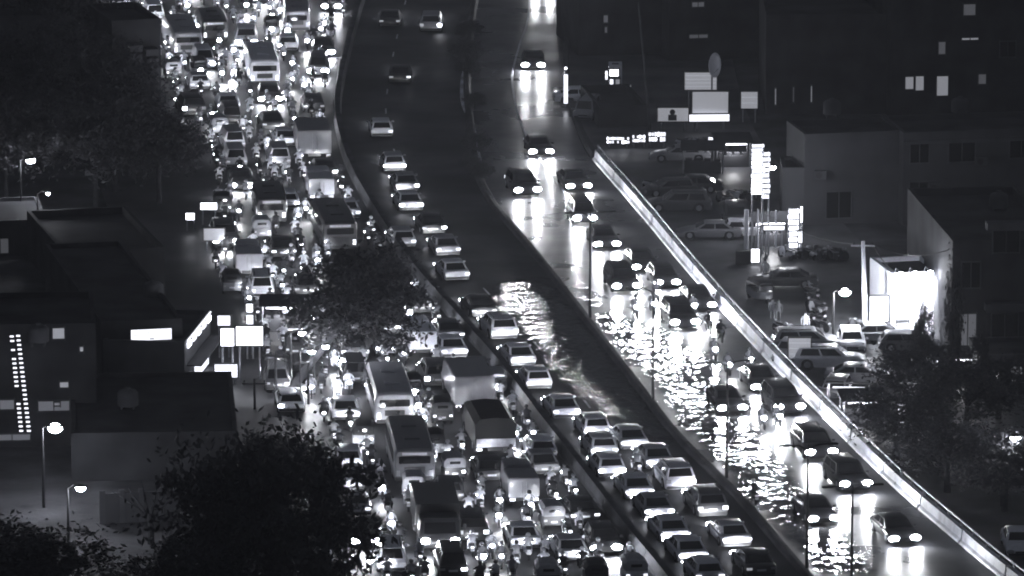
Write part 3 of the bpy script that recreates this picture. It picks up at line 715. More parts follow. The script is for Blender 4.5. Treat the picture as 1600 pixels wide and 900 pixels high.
for u, v, k, sh, tw, lb, ph in BIG:
    r, s, d = (put_toward if tw else put_away)(u, v, k, sh, WALL_L, lb, group=G3, head='head_hot' if tw else 'head_on', beam='jamhot' if tw else 'jam', nbeam=2 if tw else 1, tail='tail_on')
    occupy(s, d, k, tw); REFS.append((u, v-20, ph))
G4 = 'cars stuck on the service road'
CARS = [
 (711, 563, 'sedan', .75, 0, 'white sedan right of the dazzling white box truck, along the wall', 'tail_on'),
 (706, 537, 'sedan', .12, 0, 'dark grey sedan ahead of the white sedan along the wall, past the dazzling box truck', 'tail_on'),
 (686, 608, 'suv', .1, 0, 'dark SUV with two starry brake lamps under the dazzling white box truck', 'tail_hot'),
 (751, 598, 'hatch', .2, 0, 'grey hatchback beyond the grey box truck with a pale seam', 'tail_on'),
 (850, 722, 'hatch', .85, 0, 'white hatchback tight against the dividing wall beside the black tarpaulin truck', 'tail_on'),
 (853, 746, 'sedan', .2, 0, 'grey sedan behind the white hatchback tight against the dividing wall', 'tail_hot'),
 (822, 862, 'sedan', .85, 0, 'bright white sedan near the bottom, with a second plate of glare on its boot', 'tail_on'),
 (897, 882, 'sedan', .5, 0, 'silver sedan near the bottom edge beside the dividing wall, glare on its boot', 'tail_on'),
 (740, 850, 'suv', .04, 0, 'black SUV beside the black truck facing the camera', 'tail_on'),
 (632, 390, 'hatch', .4, 0, 'silver hatchback squeezed between the wall and the roadside tree', 'tail_on'),
 (545, 345, 'sedan', .75, 0, 'white sedan squeezed between the long dark bus and the wall', 'tail_on'),
 (448, 232, 'sedan', .85, 0, 'white sedan with a bright boot beside the grey box truck at the wall bend', 'tail_on'),
 (450, 330, 'hatch', .7, 0, 'white hatchback beside the dark minibus in mid jam', 'tail_hot'),
 (545, 738, 'hatch', .8, 0, 'white hatchback at the dark kerb beside the dark grey bus', 'tail_on'),
 (548, 770, 'sedan', .6, 0, 'pale sedan at the dark kerb below the white hatchback', 'tail_on'),
]
for u, v, k, sh, tw, lb, tl in CARS:
    r, s, d = put_away(u, v, k, sh, WALL_L, lb, group=G4, tail=tl, beam='jam'); occupy(s, d, k, tw)

# ---------------------------------------------------------------- the rest of the jam, filled by a seeded scatter
used_labels = set(LABELS)
def describe(core, u, v, thingword, extra=()):
    near = sorted(REFS, key=lambda r: (r[0]-u)**2+((r[1]-v)*1.3)**2)[:9]
    for (ru, rv, ph) in near:
        du, dv = u-ru, v-rv
        if abs(dv) > abs(du): rel = 'close behind' if dv > 0 else 'close ahead of'
        else: rel = 'kerb side of' if du < 0 else 'wall side of'
        far = math.hypot(du, dv) > 55
        rel = (rel.replace('close', 'farther') if 'close' in rel else 'well to the '+rel) if far else rel
        lb = f'{core} {rel} {ph}'
        if lb not in used_labels and len(lb.split()) < 17: used_labels.add(lb); return lb, True
    ph = near[0][2]
    return f'{core} packed in around {ph}', False
def free(s, d, hl, hw, ms, md):
    for a, b, c, e in OCC:
        if abs(s-a) < hl+c+ms and abs(d-b) < hw+e+md: return False
    return True
def hidden(u, v):
    if ((u-565)/75)**2+((v-455)/62)**2 < 1: return True
    if v > 640 and u < interp([(640, 500), (700, 520), (900, 535)], v): return True
    return False
n_made = {}
def fill(kinds, count, ms, md, tries, lanes=None):
    made = 0
    for _ in range(tries):
        if made >= count: break
        v = rnd.uniform(-15, 915); ul = interp(LEFT_U, v)
        u = rnd.uniform(ul, 1040)
        p = at(u, v, ROADZ); s, d = WALL_L.proj(p)
        if d < 1.0 or s < 1 or s > WALL_L.len-1: continue
        kind = rnd.choice(kinds); K = KIT[kind]
        if lanes: d = min(lanes, key=lambda q: abs(q-d))+rnd.uniform(-.25, .25)
        if d < K['W']/2+.5: continue
        if not free(s, d, K['L']/2, K['W']/2, ms, md): continue
        q = WALL_L.fr(s, d); q.z = ROADZ; uu, vv = px(q)
        if uu < interp(LEFT_U, vv) or hidden(uu, vv): continue
        cluster = vv < 150 and d < 12
        toward = rnd.random() < (.58 if cluster else .16)
        if kind in ('bike', 'scooter') and not cluster: toward = rnd.random() < .22
        t = jam_dir(uu, vv); rz = head_of(-t if toward else t)+rnd.uniform(-.05, .05)*(2 if kind in ('bike', 'scooter') else 1)
        OCC.append((s, d, K['L']/2, K['W']/2))
        sh = rnd.choice([.03, .04, .08, .2, .4, .75, .8]); yield kind, q, rz, toward, sh, uu, vv, d
        made += 1
def jam(kinds, count, ms, md, tries, lanes=None):
    for kind, q, rz, toward, sh, u, v, d in fill(kinds, count, ms, md, tries, lanes):
        two = kind in ('bike', 'scooter')
        strong = rnd.random()
        if toward:
            strong *= .7 if v < 150 else 1; head = 'head_hot' if strong < .6 else 'head_on'; beam = ('jamhotbike' if two else 'jamhot') if strong < .6 else ('bike' if two else 'jam'); tail = 'tail_on'
            st = 'oncoming'
        else:
            head = 'head_on'; beam = 'bike' if two else 'jam'; tail = 'tail_hot' if strong < .22 else 'tail_on' if strong < .62 else 'tail_dim'
            st = 'braking' if tail == 'tail_hot' else ''
        if two and rnd.random() < .35 and not toward: beam = None; head = 'head_dim'
        core = f'{st} {shade_word(sh)} {KW[kind]}'.strip()
        lb, uniq = describe(core, u, v, kind)
        ref = min(REFS, key=lambda r: (r[0]-u)**2+((r[1]-v)*1.3)**2)[2]
        grp = (f'{KW[kind]}s on the service road' if uniq else lb)
        spawn(kind, q, rz, lb, grp, shade=sh, head=head, tail=tail, beam=beam, far=v < 330 or two and v < 500, canopy=rnd.choice([.03, .05, .4]))
        if two:
            cs = rnd.choice([.04, .07, .15, .3, .55, .75]); hs = rnd.choice([.03, .05, .3, .7])
            rcore = f'{shade_word(cs)} clad rider in {shade_word(hs)} helmet'
            if toward: rcore = 'oncoming '+rcore
            rl, ru = describe(rcore, u, v, 'rider')
            rider_on(q, rz, rl, 'motorcycle riders on the service road' if ru else rl, cs, hs)
jam(['sedan', 'hatch', 'suv', 'sedan', 'hatch', 'van'], 42, .8, .35, 6000, lanes=[2.0, 5.0, 8.0, 11.0, 14.0, 17.0])
jam(['auto'], 26, .7, .25, 3000)
jam(['bike', 'bike', 'bike', 'scooter', 'scooter'], 278, .2, .10, 26000)

# ================================================================ BUILDINGS
def wpx(v): return scale_at(v)*.975
def building(name, label, cat, A, B, depth, h, wall='wall_dark', roof='roof_dark', wins=(), parapet=.5, group=None, slabs=(), bands=()):
    a, b = at(*A), at(*B); L = (b-a).length; rz = math.atan2(b.y-a.y, b.x-a.x)
    root = thing(name, label, cat, a, rz, group); T = .25
    def part(nm, c, d, m, par=None, bev=0): return link(nm, MB().box(c, d).mesh(nm, m, False, 1, bev), par or root)
    part('wall', (L/2, T/2, h/2), (L, T, h), wall); part('wall', (L/2, depth-T/2, h/2), (L, T, h), wall)
    part('wall', (T/2, depth/2, h/2-.002), (T-.004, depth-2*T, h), wall); part('wall', (L-T/2, depth/2, h/2-.002), (T-.004, depth-2*T, h), wall)
    part('roof', (L/2, depth/2, h-parapet-.1), (L-2*T, depth-2*T, .2), roof)
    for zb, m in bands: part('cornice', (L/2, -.06, zb), (L+.1, .14, .22), m)
    def fp(u, v):
        t = (u-A[0])/(B[0]-A[0]); vb = A[1]+(B[1]-A[1])*t; return t*L, (vb-v)/wpx(vb)
    for (u0, v0, u1, v1, m) in wins:
        x0, z1 = fp(u0, v0); x1, z0 = fp(u1, v1); cx, cz, ww, hh = (x0+x1)/2, (z0+z1)/2, x1-x0, z1-z0
        f = MB()
        for q in ((cx-ww/2, cz, .08, hh+.16), (cx+ww/2, cz, .08, hh+.16)): f.box((q[0], -.03, q[1]), (q[2], .12, q[3]))
        for q in ((cx, cz-hh/2, ww-.08, .08), (cx, cz+hh/2, ww-.08, .08)): f.box((q[0], -.03, q[1]), (q[2], .12, q[3]))
        fo = link('window', f.mesh('window', 'wall_grey'), root)
        link('pane', MB().box((cx, -.008, cz), (ww-.08, .03, hh-.08)).mesh('pane', m), fo)
        if ww > 1.0: link('mullion', MB().box((cx, -.045, cz), (.06, .08, hh-.08)).mesh('mullion', 'wall_grey'), fo)
    for (u0, u1, v, dep, m) in slabs:
        x0, z_ = fp(u0, v); x1, _ = fp(u1, v); part('balcony', ((x0+x1)/2, -dep/2, z_), (x1-x0, dep, .5), m)
    return root, L, fp
FR = []
# right-hand side
building('flat_roofed_house', 'pale grey flat roofed house with a blank front wall, above the bright shop', 'house', (1256, 352), (1408, 346), 5.2, 6.3, 'wall_pale', wins=[(1290, 300, 1330, 340, 'window_dark')], parapet=.35)
building('flat_roofed_house', 'long grey flat roofed house with dark square windows beside the blank-walled house', 'house', (1410, 352), (1640, 344), 6.5, 6.4, 'wall_pale', wins=[(1420, 225, 1450, 255, 'window_dark'), (1480, 222, 1522, 253, 'window_dark'), (1575, 215, 1612, 247, 'window_dark'), (1420, 285, 1450, 330, 'window_dark')], parapet=.35, bands=[(5.7, 'wall_grey')])
building('apartment_house', 'dark balconied house right of the bright shop with thin lit ledges', 'house', (1486, 560), (1660, 556), 17, 7.4, 'wall_dark', wins=[(1500, 410, 1530, 450, 'window_dark'), (1548, 360, 1590, 395, 'window_dark'), (1548, 490, 1590, 530, 'window_dark'), (1497, 490, 1525, 540, 'window_faint')], slabs=[(1536, 1600, 352, .9, 'wall_grey'), (1536, 1600, 478, .9, 'wall_grey')])
building('low_house', 'low pale walled house with a curtained lit window at the edge, under the balconied house', 'house', (1530, 618), (1660, 616), 5, 2.5, 'wall_pale', wins=[(1578, 572, 1598, 596, 'window_lit')], parapet=.2)
building('apartment_block', 'dark apartment block with a few dim lit windows behind the flat roofed houses', 'building', (1392, 186), (1660, 180), 12, 12.5, 'wall_dark', wins=[(1413, 120, 1427, 140, 'window_lit'), (1429, 119, 1443, 142, 'window_lit'), (1462, 119, 1481, 150, 'window_lit'), (1502, 8, 1522, 26, 'window_faint'), (1464, 66, 1476, 86, 'window_faint'), (1527, 116, 1540, 132, 'window_faint'), (1500, 60, 1527, 64, 'window_lit'), (1560, 66, 1585, 90, 'window_dark')])
building('verandah', 'low lit verandah with a slanting roof in front of the dark apartment block', 'building', (1488, 176), (1600, 170), 2.5, 1.6, 'wall_pale', wins=[(1540, 146, 1572, 166, 'window_lit')], parapet=.1)
building('warehouse', 'wide dark warehouse with three thin vertical strips of light', 'building', (1196, 178), (1386, 178), 14, 7.5, 'wall_dark', wins=[(1210, 138, 1213, 164, 'window_lit'), (1238, 136, 1241, 160, 'window_faint'), (1266, 134, 1269, 160, 'window_lit')])
building('dark_house', 'dark house above the satellite dish with a faint lit window strip', 'house', (1046, 96), (1190, 92), 10, 6.2, 'wall_dark', wins=[(1076, 54, 1106, 60, 'window_faint'), (1080, 4, 1100, 12, 'window_faint')])
building('dark_house', 'dark house with two faint specks of window light behind the bright kiosk', 'house', (904, 88), (1040, 84), 10, 5.2, 'wall_dark', wins=[(942, 24, 950, 36, 'window_faint'), (944, 42, 949, 52, 'window_faint')])
building('dark_shed', 'black shed roof between the parked white car and the leaning pole', 'shed', (936, 200), (1012, 198), 9, 1.6, 'wall_dark')
# bright shop: a white front drowned in four floodlights
shop, L, fp = building('shop', 'overexposed white shop front lit by four floodlights', 'shop', (1392, 527), (1474, 523), 5, 4.1, 'wall_white', wins=[(1400, 500, 1420, 522, 'window_lit')], parapet=.3)
fl = spot('floodlight_beam', 4500, 120, .8, .1)
for i, u in enumerate((1396, 1418, 1442, 1466)):
    x, z_ = fp(u, 424)
    r = thing('floodlight', ['floodlight at the kerb end of the white shop front', 'second floodlight along the white shop front from its street lamp end', 'third floodlight along the white shop front, next to the end one', 'floodlight at the house end of the white shop front'][i], 'floodlight', shop.matrix_basis @ Vector((x, 0, 0)), shop.rotation_euler.z, 'floodlights on the shop front')
    link('arm', MB().tube([(0, .1, 4.0), (0, -.4, 4.5), (0, -1.3, 4.45)], .03, 6).mesh('arm', 'steel', True), r)
    link('lamp_housing', MB().box((0, -1.3, 4.4), (.42, .3, .14)).mesh('lamp_housing', 'trim', False, 1, .02), r)
    link('lamp_lens', MB().ell((0, -1.42, 4.32), (.2, .1, .14), 10, 6).mesh('lamp_lens', 'lamp_street', True), r)
    b = link('floodlight_beam', fl, r, (0, -1.3, 4.26)); b.rotation_euler = (R(28), 0, 0)
# left-hand side
lsb, L, fp = building('corner_building', 'black flat roofed building carrying a small white lit sign', 'building', (160, 612), (286, 606), 24, 4.3, 'wall_dark', parapet=.3)
x0, z1 = fp(204, 514); x1, z0 = fp(269, 538)
sg = thing('lit_sign', 'small oblong white lit sign with faint lines on the black building', 'sign', lsb.matrix_basis @ Vector((x0, 0, 0)), lsb.rotation_euler.z)
W_, H_ = x1-x0, z1-z0
link('sign_box', MB().box((W_/2, -.1, z0+H_/2), (W_, .2, H_)).mesh('sign_box', 'wall_grey', False, 1, .02), sg)
link('sign_face', MB().box((W_/2, -.21, z0+H_/2), (W_-.08, .03, H_-.08)).mesh('sign_face', 'sign_lit'), sg)
ink = MB()
for (a, b, c, d) in ((.05, .26, .66, .03), (.40, .48, .76, .04), (.70, .95, .66, .03), (.46, .57, .42, .06), (.30, .36, .55, .03), (.62, .74, .30, .02), (.2, .4, .25, .02)):
    ink.box((W_*(a+b)/2, -.228, z0+H_*c), (W_*(b-a), .012, H_*d))
link('lettering', ink.mesh('lettering', 'sign_ink'), sg)
w2, L2, fp2 = building('shop_wing', 'angled shop wing with lamps along its roof edge and a lit shop window', 'shop', (289, 618), (329, 566), 5, 3.3, 'wall_grey', parapet=.2)
for i in range(5):
    f = MB().box((L2*(.12+.19*i), -.12, 2.95), (L2*.11, .1, .3)).mesh('lit_panel', 'sign_lit' if i % 2 else 'sign_bright'); link('lit_panel', f, w2)
link('lit_edge', MB().box((L2*.5, -.12, 3.28), (L2*.9, .08, .06)).mesh('lit_edge', 'sign_lit'), w2)
link('shop_window', MB().box((L2*.62, -.05, .85), (L2*.5, .08, 1.3)).mesh('shop_window', 'sign_lit'), w2)
link('awning', MB().box((L2*.5, -.5, 1.75), (L2*.9, .9, .08)).mesh('awning', 'wall_pale'), w2)
building('low_building', 'low black roofed building below the angled shop wing', 'building', (112, 752), (372, 748), 15.5, 2.8, 'wall_dark', parapet=.25)
building('street_building', 'dark building hung with two strings of small lights and few lit windows', 'building', (-60, 700), (152, 696), 9, 7.3, 'wall_dark', wins=[(84, 512, 104, 530, 'window_lit'), (126, 541, 133, 550, 'window_lit'), (94, 596, 109, 606, 'window_lit'), (0, 624, 24, 640, 'window_faint'), (60, 626, 110, 642, 'window_faint'), (85, 628, 95, 634, 'window_lit'), (-10, 678, 48, 688, 'window_faint')], parapet=.3)
building('low_house', 'low house with a faint pale front at the far kerb, beneath the upper street lamp', 'house', (-60, 402), (74, 398), 8, 2.4, 'wall_pale', wins=[(0, 372, 14, 396, 'window_faint')], parapet=.25)
building('balcony_building', 'dark building with two stacks of faint pale balconies above the service road', 'building', (176, 162), (252, 158), 8, 6.3, 'wall_dark', slabs=[(u, u+20, v, 1.1, 'wall_pale') for u, v0 in ((199, 74), (224, 80)) for v in range(v0, v0+76, 14)])
building('dark_house', 'black house between the low pale house and the corner building', 'house', (100, 470), (258, 462), 14, 3.2, 'wall_dark')
building('dark_house', 'black house at the top corner behind the dark trees', 'house', (-50, 150), (120, 146), 14, 6, 'wall_dark')
# compound wall, panel by panel
a, b = at(160, 818), at(282, 812); cw = thing('compound_wall', 'pale compound wall lit by a lamp behind bare branches', 'wall', a, math.atan2(b.y-a.y, b.x-a.x))
Lc = (b-a).length
for i in range(4):
    link('wall_panel', MB().box((Lc*(i+.5)/4, 0, .85), (Lc/4-.03, .18, 1.7)).mesh('wall_panel', 'wall_pale'), cw); link('pier', MB().box((Lc*i/4, -.02, .95), (.3, .3, 1.9)).mesh('pier', 'wall_grey'), cw)

# hoardings and lit boards
def board(name, label, u0, v0, u1, v1, vb, m, cat='sign', yaw=0.0, thick=.18, posts=True, rows=0, group=None):
    uc = (u0+u1)/2; p = at(uc, vb); k = wpx(vb); W_ = (u1-u0)/scale_at(vb); z0, z1 = (vb-v1)/k, (vb-v0)/k; H_ = z1-z0
    r = thing(name, label, cat, p, yaw, group)
    fr = MB()
    for x in (-W_/2, W_/2): fr.box((x, 0, (z0+z1)/2), (.07, thick+.06, H_+.07))
    for z_ in (z0, z1): fr.box((0, 0, z_), (W_-.07, thick+.06, .07))
    link('frame', fr.mesh('frame', 'trim'), r)
    if rows:
        for i in range(rows):
            link('board_panel', MB().box((0, 0, z0+H_*(i+.5)/rows), (W_-.07, thick, H_/rows-.03)).mesh('board_panel', m), r)
    else: link('board_panel', MB().box((0, 0, (z0+z1)/2), (W_-.07, thick, H_-.07)).mesh('board_panel', m), r)
    if posts and z0 > .25:
        for x in (-W_*.36, W_*.36): link('post', MB().tube([(x, .12, 0), (x, .12, z0+.2)], .06, 6).mesh('post', 'steel', True), r)
    return r, W_, z0, z1
def broken_sign(label, u0, v0, u1, v1, vb, n):
    r, W_, z0, z1 = board('shop_sign', label, u0, v0, u1, v1, vb, 'trim')
    for i in range(n):
        for lo, hi in ((.08, .48), (.54, .94)):
            if rnd.random() < .2: continue
            w_ = W_*.92/n*rnd.uniform(.55, 1.0); h_ = (z1-z0)*(hi-lo)*rnd.uniform(.6, 1)
            link('lit_piece', MB().box((-W_*.46+W_*.92*(i+.5)/n, -.13, z0+(z1-z0)*(lo+hi)/2), (w_, .05, h_)).mesh('lit_piece', 'sign_bright' if rnd.random() < .5 else 'sign_lit'), r)
board('hoarding', 'square white lit hoarding beside the wider hoarding on the service road kerb', 345, 512, 367, 541, 592, 'sign_bright')
h, W_, z0, z1 = board('hoarding', 'wide white lit hoarding with a thin dark line along its foot', 369, 509, 412, 540, 594, 'sign_bright')
ink = MB().box((-W_*.05, -.1, z0+.16), (W_*.75, .02, .03)); ink.box((-W_*.12, -.1, z0+.22), (W_*.15, .02, .06)); link('lettering', ink.mesh('lettering', 'sign_ink'), h)
board('lit_board', 'narrow bright board standing above the square hoarding', 340, 492, 361, 509, 560, 'sign_lit')
board('lit_board', 'small bright board above the wide hoarding', 385, 474, 396, 488, 556, 'sign_bright')
board('lit_board', 'second small board just beneath the small bright one', 385, 491, 397, 507, 562, 'sign_lit')
board('shutter_steps', 'stack of pale slats given their own glow below the square hoarding', 335, 568, 372, 590, 600, 'sign_lit', rows=4)  # slats emit in place of light falling on them
board('lit_board', 'bright oblong board at the kerb beside a dark car', 313, 316, 340, 328, 352, 'sign_bright')
board('lit_board', 'small square bright board at the kerb, below the oblong one', 290, 332, 305, 344, 362, 'sign_bright')
board('banner', 'dim grey banner board behind the parked motorcycles near the kerb trees', 318, 356, 352, 376, 392, 'lamplight_glow')
board('hoarding', 'grey hoarding with faint lines right below the satellite dish', 1069, 113, 1120, 141, 186, 'lamplight_glow', rows=5)
board('hoarding', 'large pale panel, lamp light put in as glow, above the glowing shop fascia', 1081, 143, 1138, 178, 204, 'lamplight_glow')  # stands for a lamp-lit wall; the lamp light is its emission
board('fascia', 'long glowing shop fascia under the large pale panel', 1076, 178, 1140, 190, 206, 'sign_lit', yaw=.06)
h, W_, z0, z1 = board('hoarding', 'dim low hoarding with a dark figure shape beside the glowing fascia', 1027, 168, 1076, 190, 205, 'lamplight_glow')
link('printed_figure', MB().loft([[(x*W_*.09+W_*-.02, -.1, z0+(z1-z0)*q) for x in (-1.5, 1.5)]+[(x*W_*.09+W_*-.02, -.108, z0+(z1-z0)*q) for x in (1.5, -1.5)] for q in (.08, .5)]).ell((-W_*.02, -.1, z0+(z1-z0)*.68), (W_*.09, .012, (z1-z0)*.2), 10, 6).mesh('printed_figure', 'wall_grey'), h)
board('hoarding', 'small square grey lit board on the dark wall beyond the large pale panel', 1157, 143, 1184, 170, 192, 'lamplight_glow', rows=3)
broken_sign('row of bright broken letters along the parking lot edge', 946, 213, 985, 225, 232, 9)
broken_sign('patchy lit sign strip between the two bright strips by the lot', 987, 210, 1009, 223, 232, 6)
broken_sign('short bright sign strip nearest the glowing fascia', 1012, 205, 1041, 222, 232, 6)
board('fascia', 'slanting bright strip behind the parked motorcycles', 1106, 214, 1124, 234, 250, 'sign_lit', yaw=-.5)
board('light_box', 'small upright white light box at the foot of the pale post', 1173, 388, 1187, 410, 414, 'sign_bright')
board('notice_board', 'grey striped notice board standing behind the bright parapet', 1231, 527, 1267, 561, 578, 'lamplight_glow', rows=4)
board('cabinet', 'black cabinet next to the white light box', 1150, 392, 1171, 411, 414, 'wall_dark', cat='cabinet', thick=.6)
board('lit_doorway', 'tall narrow lit doorway panel in the dark trees by the parapet', 1402, 636, 1414, 662, 668, 'sign_lit')
board('lit_doorway', 'narrow oval lit panel left of the low pale house', 1552, 582, 1562, 605, 622, 'sign_bright')
board('lit_board', 'white sheets, floodlight put in as glow, between the utility pole and the shop front', 1358, 462, 1388, 502, 530, 'sign_bright')  # glowing board stands for white sheets under the shop floodlights
board('lit_strip', 'upright lit strip beside the bright shop', 1494, 432, 1503, 460, 530, 'sign_lit')
board('lit_strip', 'upright lit strip low on the dark balconied house', 1482, 497, 1489, 524, 545, 'sign_lit')
# kiosk
building('kiosk', 'small glowing kiosk with lit front standing in the dark beyond the lot', 'kiosk', (951, 142), (972, 142), 1.5, 2.0, 'wall_white', wins=[(952, 108, 967, 120, 'sign_bright'), (952, 123, 959, 140, 'sign_lit'), (961, 123, 969, 140, 'window_lit')], parapet=.1)
board('lit_board', 'low lit board leaning by the glowing kiosk', 973, 133, 986, 139, 142, 'sign_lit')
board('lit_board', 'stack of small lit plates on the road side of the glowing kiosk', 945, 110, 950, 125, 142, 'sign_lit', rows=3)
# sign towers with stacked plates
def sign_tower(label, u, vt, vl, vb, wpxs, n, m):
    p = at(u, vb); k = wpx(vb); W_ = wpxs/scale_at(vb); z0, z1 = (vb-vl)/k, (vb-vt)/k
    r = thing('sign_tower', label, 'sign', p, .12)
    for x in (-W_*.42, W_*.42): link('post', MB().tube([(x, .12, 0), (x, .12, z1)], .06, 6).mesh('post', 'steel', True), r)
    for i in range(n):
        link('lit_plate', MB().box((rnd.uniform(-.06, .06), 0, z0+(z1-z0)*(i+.5)/n), (W_*rnd.uniform(.8, 1), .14, (z1-z0)/n*.62)).mesh('lit_plate', m if rnd.random() < .75 else 'sign_lit'), r)
    return r
sign_tower('tall tower of stacked bright signs beside the round lamp', 1183, 226, 305, 396, 20, 12, 'sign_bright')
sign_tower('second bright sign stack just right of the tallest one', 1196, 238, 312, 398, 12, 9, 'sign_lit')
sign_tower('lower stack of lit slats beside a curved bright strip', 1240, 326, 388, 404, 17, 7, 'sign_bright')
board('lit_strip', 'bright strip at the edge of the lower slat stack', 1249, 322, 1254, 348, 404, 'sign_bright')
board('lit_strip', 'short bright strip low beside the slat stack', 1246, 360, 1254, 380, 405, 'sign_lit')
for (u, v) in ((1215, 372), (1218, 352), (1203, 372)):
    pass
board('lit_board', 'wide pale lit canopy board behind the slat stack', 1192, 352, 1226, 360, 400, 'sign_lit')
building('side_wall_house', 'house wall glowing softly at its foot behind the stacked signs', 'house', (1222, 352), (1256, 352), 4, 4.0, 'wall_pale', parapet=.2)
# satellite dish
p = at(1112, 190); r = thing('satellite_dish', 'tilted oval satellite dish above the grey hoarding', 'satellite dish', p, .5)
link('mast', MB().tube([(0, 0, 0), (0, 0, 4.0)], .06, 6).mesh('mast', 'steel', True), r)
dm = MB(); rings = []
for i in range(6):
    q = i/5; rings.append([(.55*q*math.cos(2*math.pi*j/16), -.15-.25*(q*q), 4.3+.95*q*math.sin(2*math.pi*j/16)) for j in range(16)])
dm.loft(rings, False); dish = dm.mesh('dish', 'wall_white', True); link('dish', dish, r).modifiers.new('thick', 'SOLIDIFY').thickness = .04
link('feed_arm', MB().tube([(0, -.2, 3.6), (0, -.9, 4.1)], .03, 5).mesh('feed_arm', 'steel'), r)

# ================================================================ POSTS AND LAMPS
def pole(name, label, u, vb, h, r0=.1, r1=.06, m='old_concrete', lean=0, cross=0, cat='pole', group=None):
    r = thing(name, label, cat, at(u, vb), 0, group)
    link('shaft', MB().tube([(0, 0, 0), (lean*.5, 0, h*.5), (lean, 0, h)], [r0, (r0+r1)/2, r1], 8).mesh('shaft', m, True), r)
    for i in range(cross):
        link('crossarm', MB().box((lean, 0, h-.3-.6*i), (1.5, .1, .1)).mesh('crossarm', m), r)
        for x in (-.6, .6): link('insulator', MB().ell((lean+x, 0, h-.17-.6*i), (.06, .06, .1), 6, 4).mesh('insulator', 'trim', True), r)
    return r
for i, (u, v, lb) in enumerate(((921, 508, 'farthest thin double-arm lamp post, above the flood'), (1020, 636, 'thin double-arm lamp post second from the far end, at the foot of the flood'), (1134, 760, 'thin unlit double-arm lamp post in the middle of the row, beside a standing sedan'), (1260, 901, 'thin unlit double-arm lamp post beside the sedan leaving the flood'), (1366, 1012, 'nearest double-arm lamp post, cut by the bottom edge'))):
    q = at(u, v); s, d = MEDIAN.proj(q); q = MEDIAN.fr(s, 0)+Vector((0, 0, .5)); t = MEDIAN.tan(s)
    r = thing('lamp_post', lb, 'lamp post', q, head_of(t), 'unlit lamp posts on the median')
    link('shaft', MB().tube([(0, 0, 0), (0, 0, 3.4), (0, 0, 6.8)], [.10, .075, .05], 8).mesh('shaft', 'trim', True), r)
    for sx in (-1, 1):
        ar = link('arm', MB().tube([(0, 0, 6.5), (sx*.5, 0, 6.75), (sx*1.25, 0, 6.8)], .04, 6).mesh('arm', 'trim', True), r)
        link('lamp_head', MB().box((sx*1.35, 0, 6.78), (.6, .22, .1)).mesh('lamp_head', 'trim', False, 1, .02), ar)
ptl = bpy.data.lights.new('street_lamp_light', 'POINT'); ptl.energy = 160; ptl.shadow_soft_size = .15; ptl.color = (.965, .985, 1)
def street_lamp(label, u, v, h, big=1.0, energy=None):
    # find the ground point below a lamp seen at (u, v) at height h
    p = at(u, v, h); p.z = 0
    r = thing('street_lamp', label, 'street lamp', p, 0, 'lit street lamps')
    link('shaft', MB().tube([(-.7, 0, 0), (-.7, 0, h*.6), (-.7, 0, h)], [.08, .07, .05], 8).mesh('shaft', 'trim', True), r)
    link('arm', MB().tube([(-.7, 0, h-.05), (-.4, 0, h+.15), (0, 0, h+.14)], .035, 6).mesh('arm', 'trim', True), r)
    link('lamp_hood', MB().ell((0, 0, h+.1), (.3*big, .22*big, .08), 10, 5).mesh('lamp_hood', 'trim', True), r)
    link('bulb', MB().ell((0, -.03, h-.03), (.2*big, .17*big, .13*big), 10, 6).mesh('bulb', 'lamp_street', True), r)
    l = ptl
    if energy: l = ptl.copy(); l.energy = energy
    link('street_lamp_light', l, r, (0, -.1, h-.35)); return r
street_lamp('brightest street lamp, in front of the building with strings of lights', 86, 668, 4.6, 2.0, 45)
street_lamp('street lamp beside the lit compound wall and bare branches', 126, 762, 3.6, 1.3, 80)
street_lamp('street lamp among the dark trees far from the road', 48, 250, 5.0, 1.5, 60)
street_lamp('faint small street lamp below the lamp among the dark trees', 75, 302, 4.0, .6, 10)
street_lamp('street lamp on a thin pole between the parking lot and the bright shop', 1320, 456, 3.2, 1.8, 1000)
street_lamp('street lamp at the picture edge beyond the dark plot', 1586, 683, 4.0, 1.5, 90)
street_lamp('round lamp beside the tall stack of bright signs', 1207, 261, 5.0, 1.2, 120)
street_lamp('pair-less lamp beside the roadside tree trunk', 487, 549, 3.0, 1.0, 60)
street_lamp('lamp just right of the lamp by the roadside tree trunk', 509, 541, 3.0, 1.0, 60)
street_lamp('small lamp above the lit hoardings at the kerb', 472, 520, 3.4, 1.0, 60)
pole('utility_pole', 'pale concrete utility pole between the street lamp and the bright shop', 1353, 528, 6.2, .17, .12, 'concrete', -.25, 1)
pole('utility_pole', 'slender leaning pole standing alone in the dark beyond the lot', 1016, 206, 9.6, .11, .07, 'old_concrete', -.9)
pole('signpost', 'pale thick post beside the tall stack of signs', 1166, 394, 2.9, .16, .16, 'concrete')
pole('signpost', 'thin pale post between the tall and the lower sign stacks', 1184, 388, 2.7, .06, .06, 'concrete')
pole('signpost', 'thin pale post nearer the lower slat stack', 1212, 388, 2.6, .06, .06, 'concrete')
pole('utility_pole', 'black pole by the kerb near the roadside tree', 431, 622, 2.9, .09, .07, 'trim', 0, 1)
pole('utility_pole', 'short black pole at the kerb below the wide hoarding', 398, 640, 1.9, .08, .07, 'trim', 0, 1)
pole('utility_pole', 'short black pole at the kerb before the silver grey bus', 482, 632, 2.6, .08, .07, 'trim')
r = thing('marker_post', 'tall slim marker post with a self-glowing panel at the far bend', 'marker', at(884, 170))
link('post', MB().tube([(0, .1, 0), (0, .1, 3.0)], .05, 6).mesh('post', 'steel', True), r)
link('marker_panel', MB().box((0, 0, 1.5), (.3, .05, 2.2)).mesh('marker_panel', 'sign_lit', False, 1, .01), r)  # no lamp: emission stands for light the panel would throw back
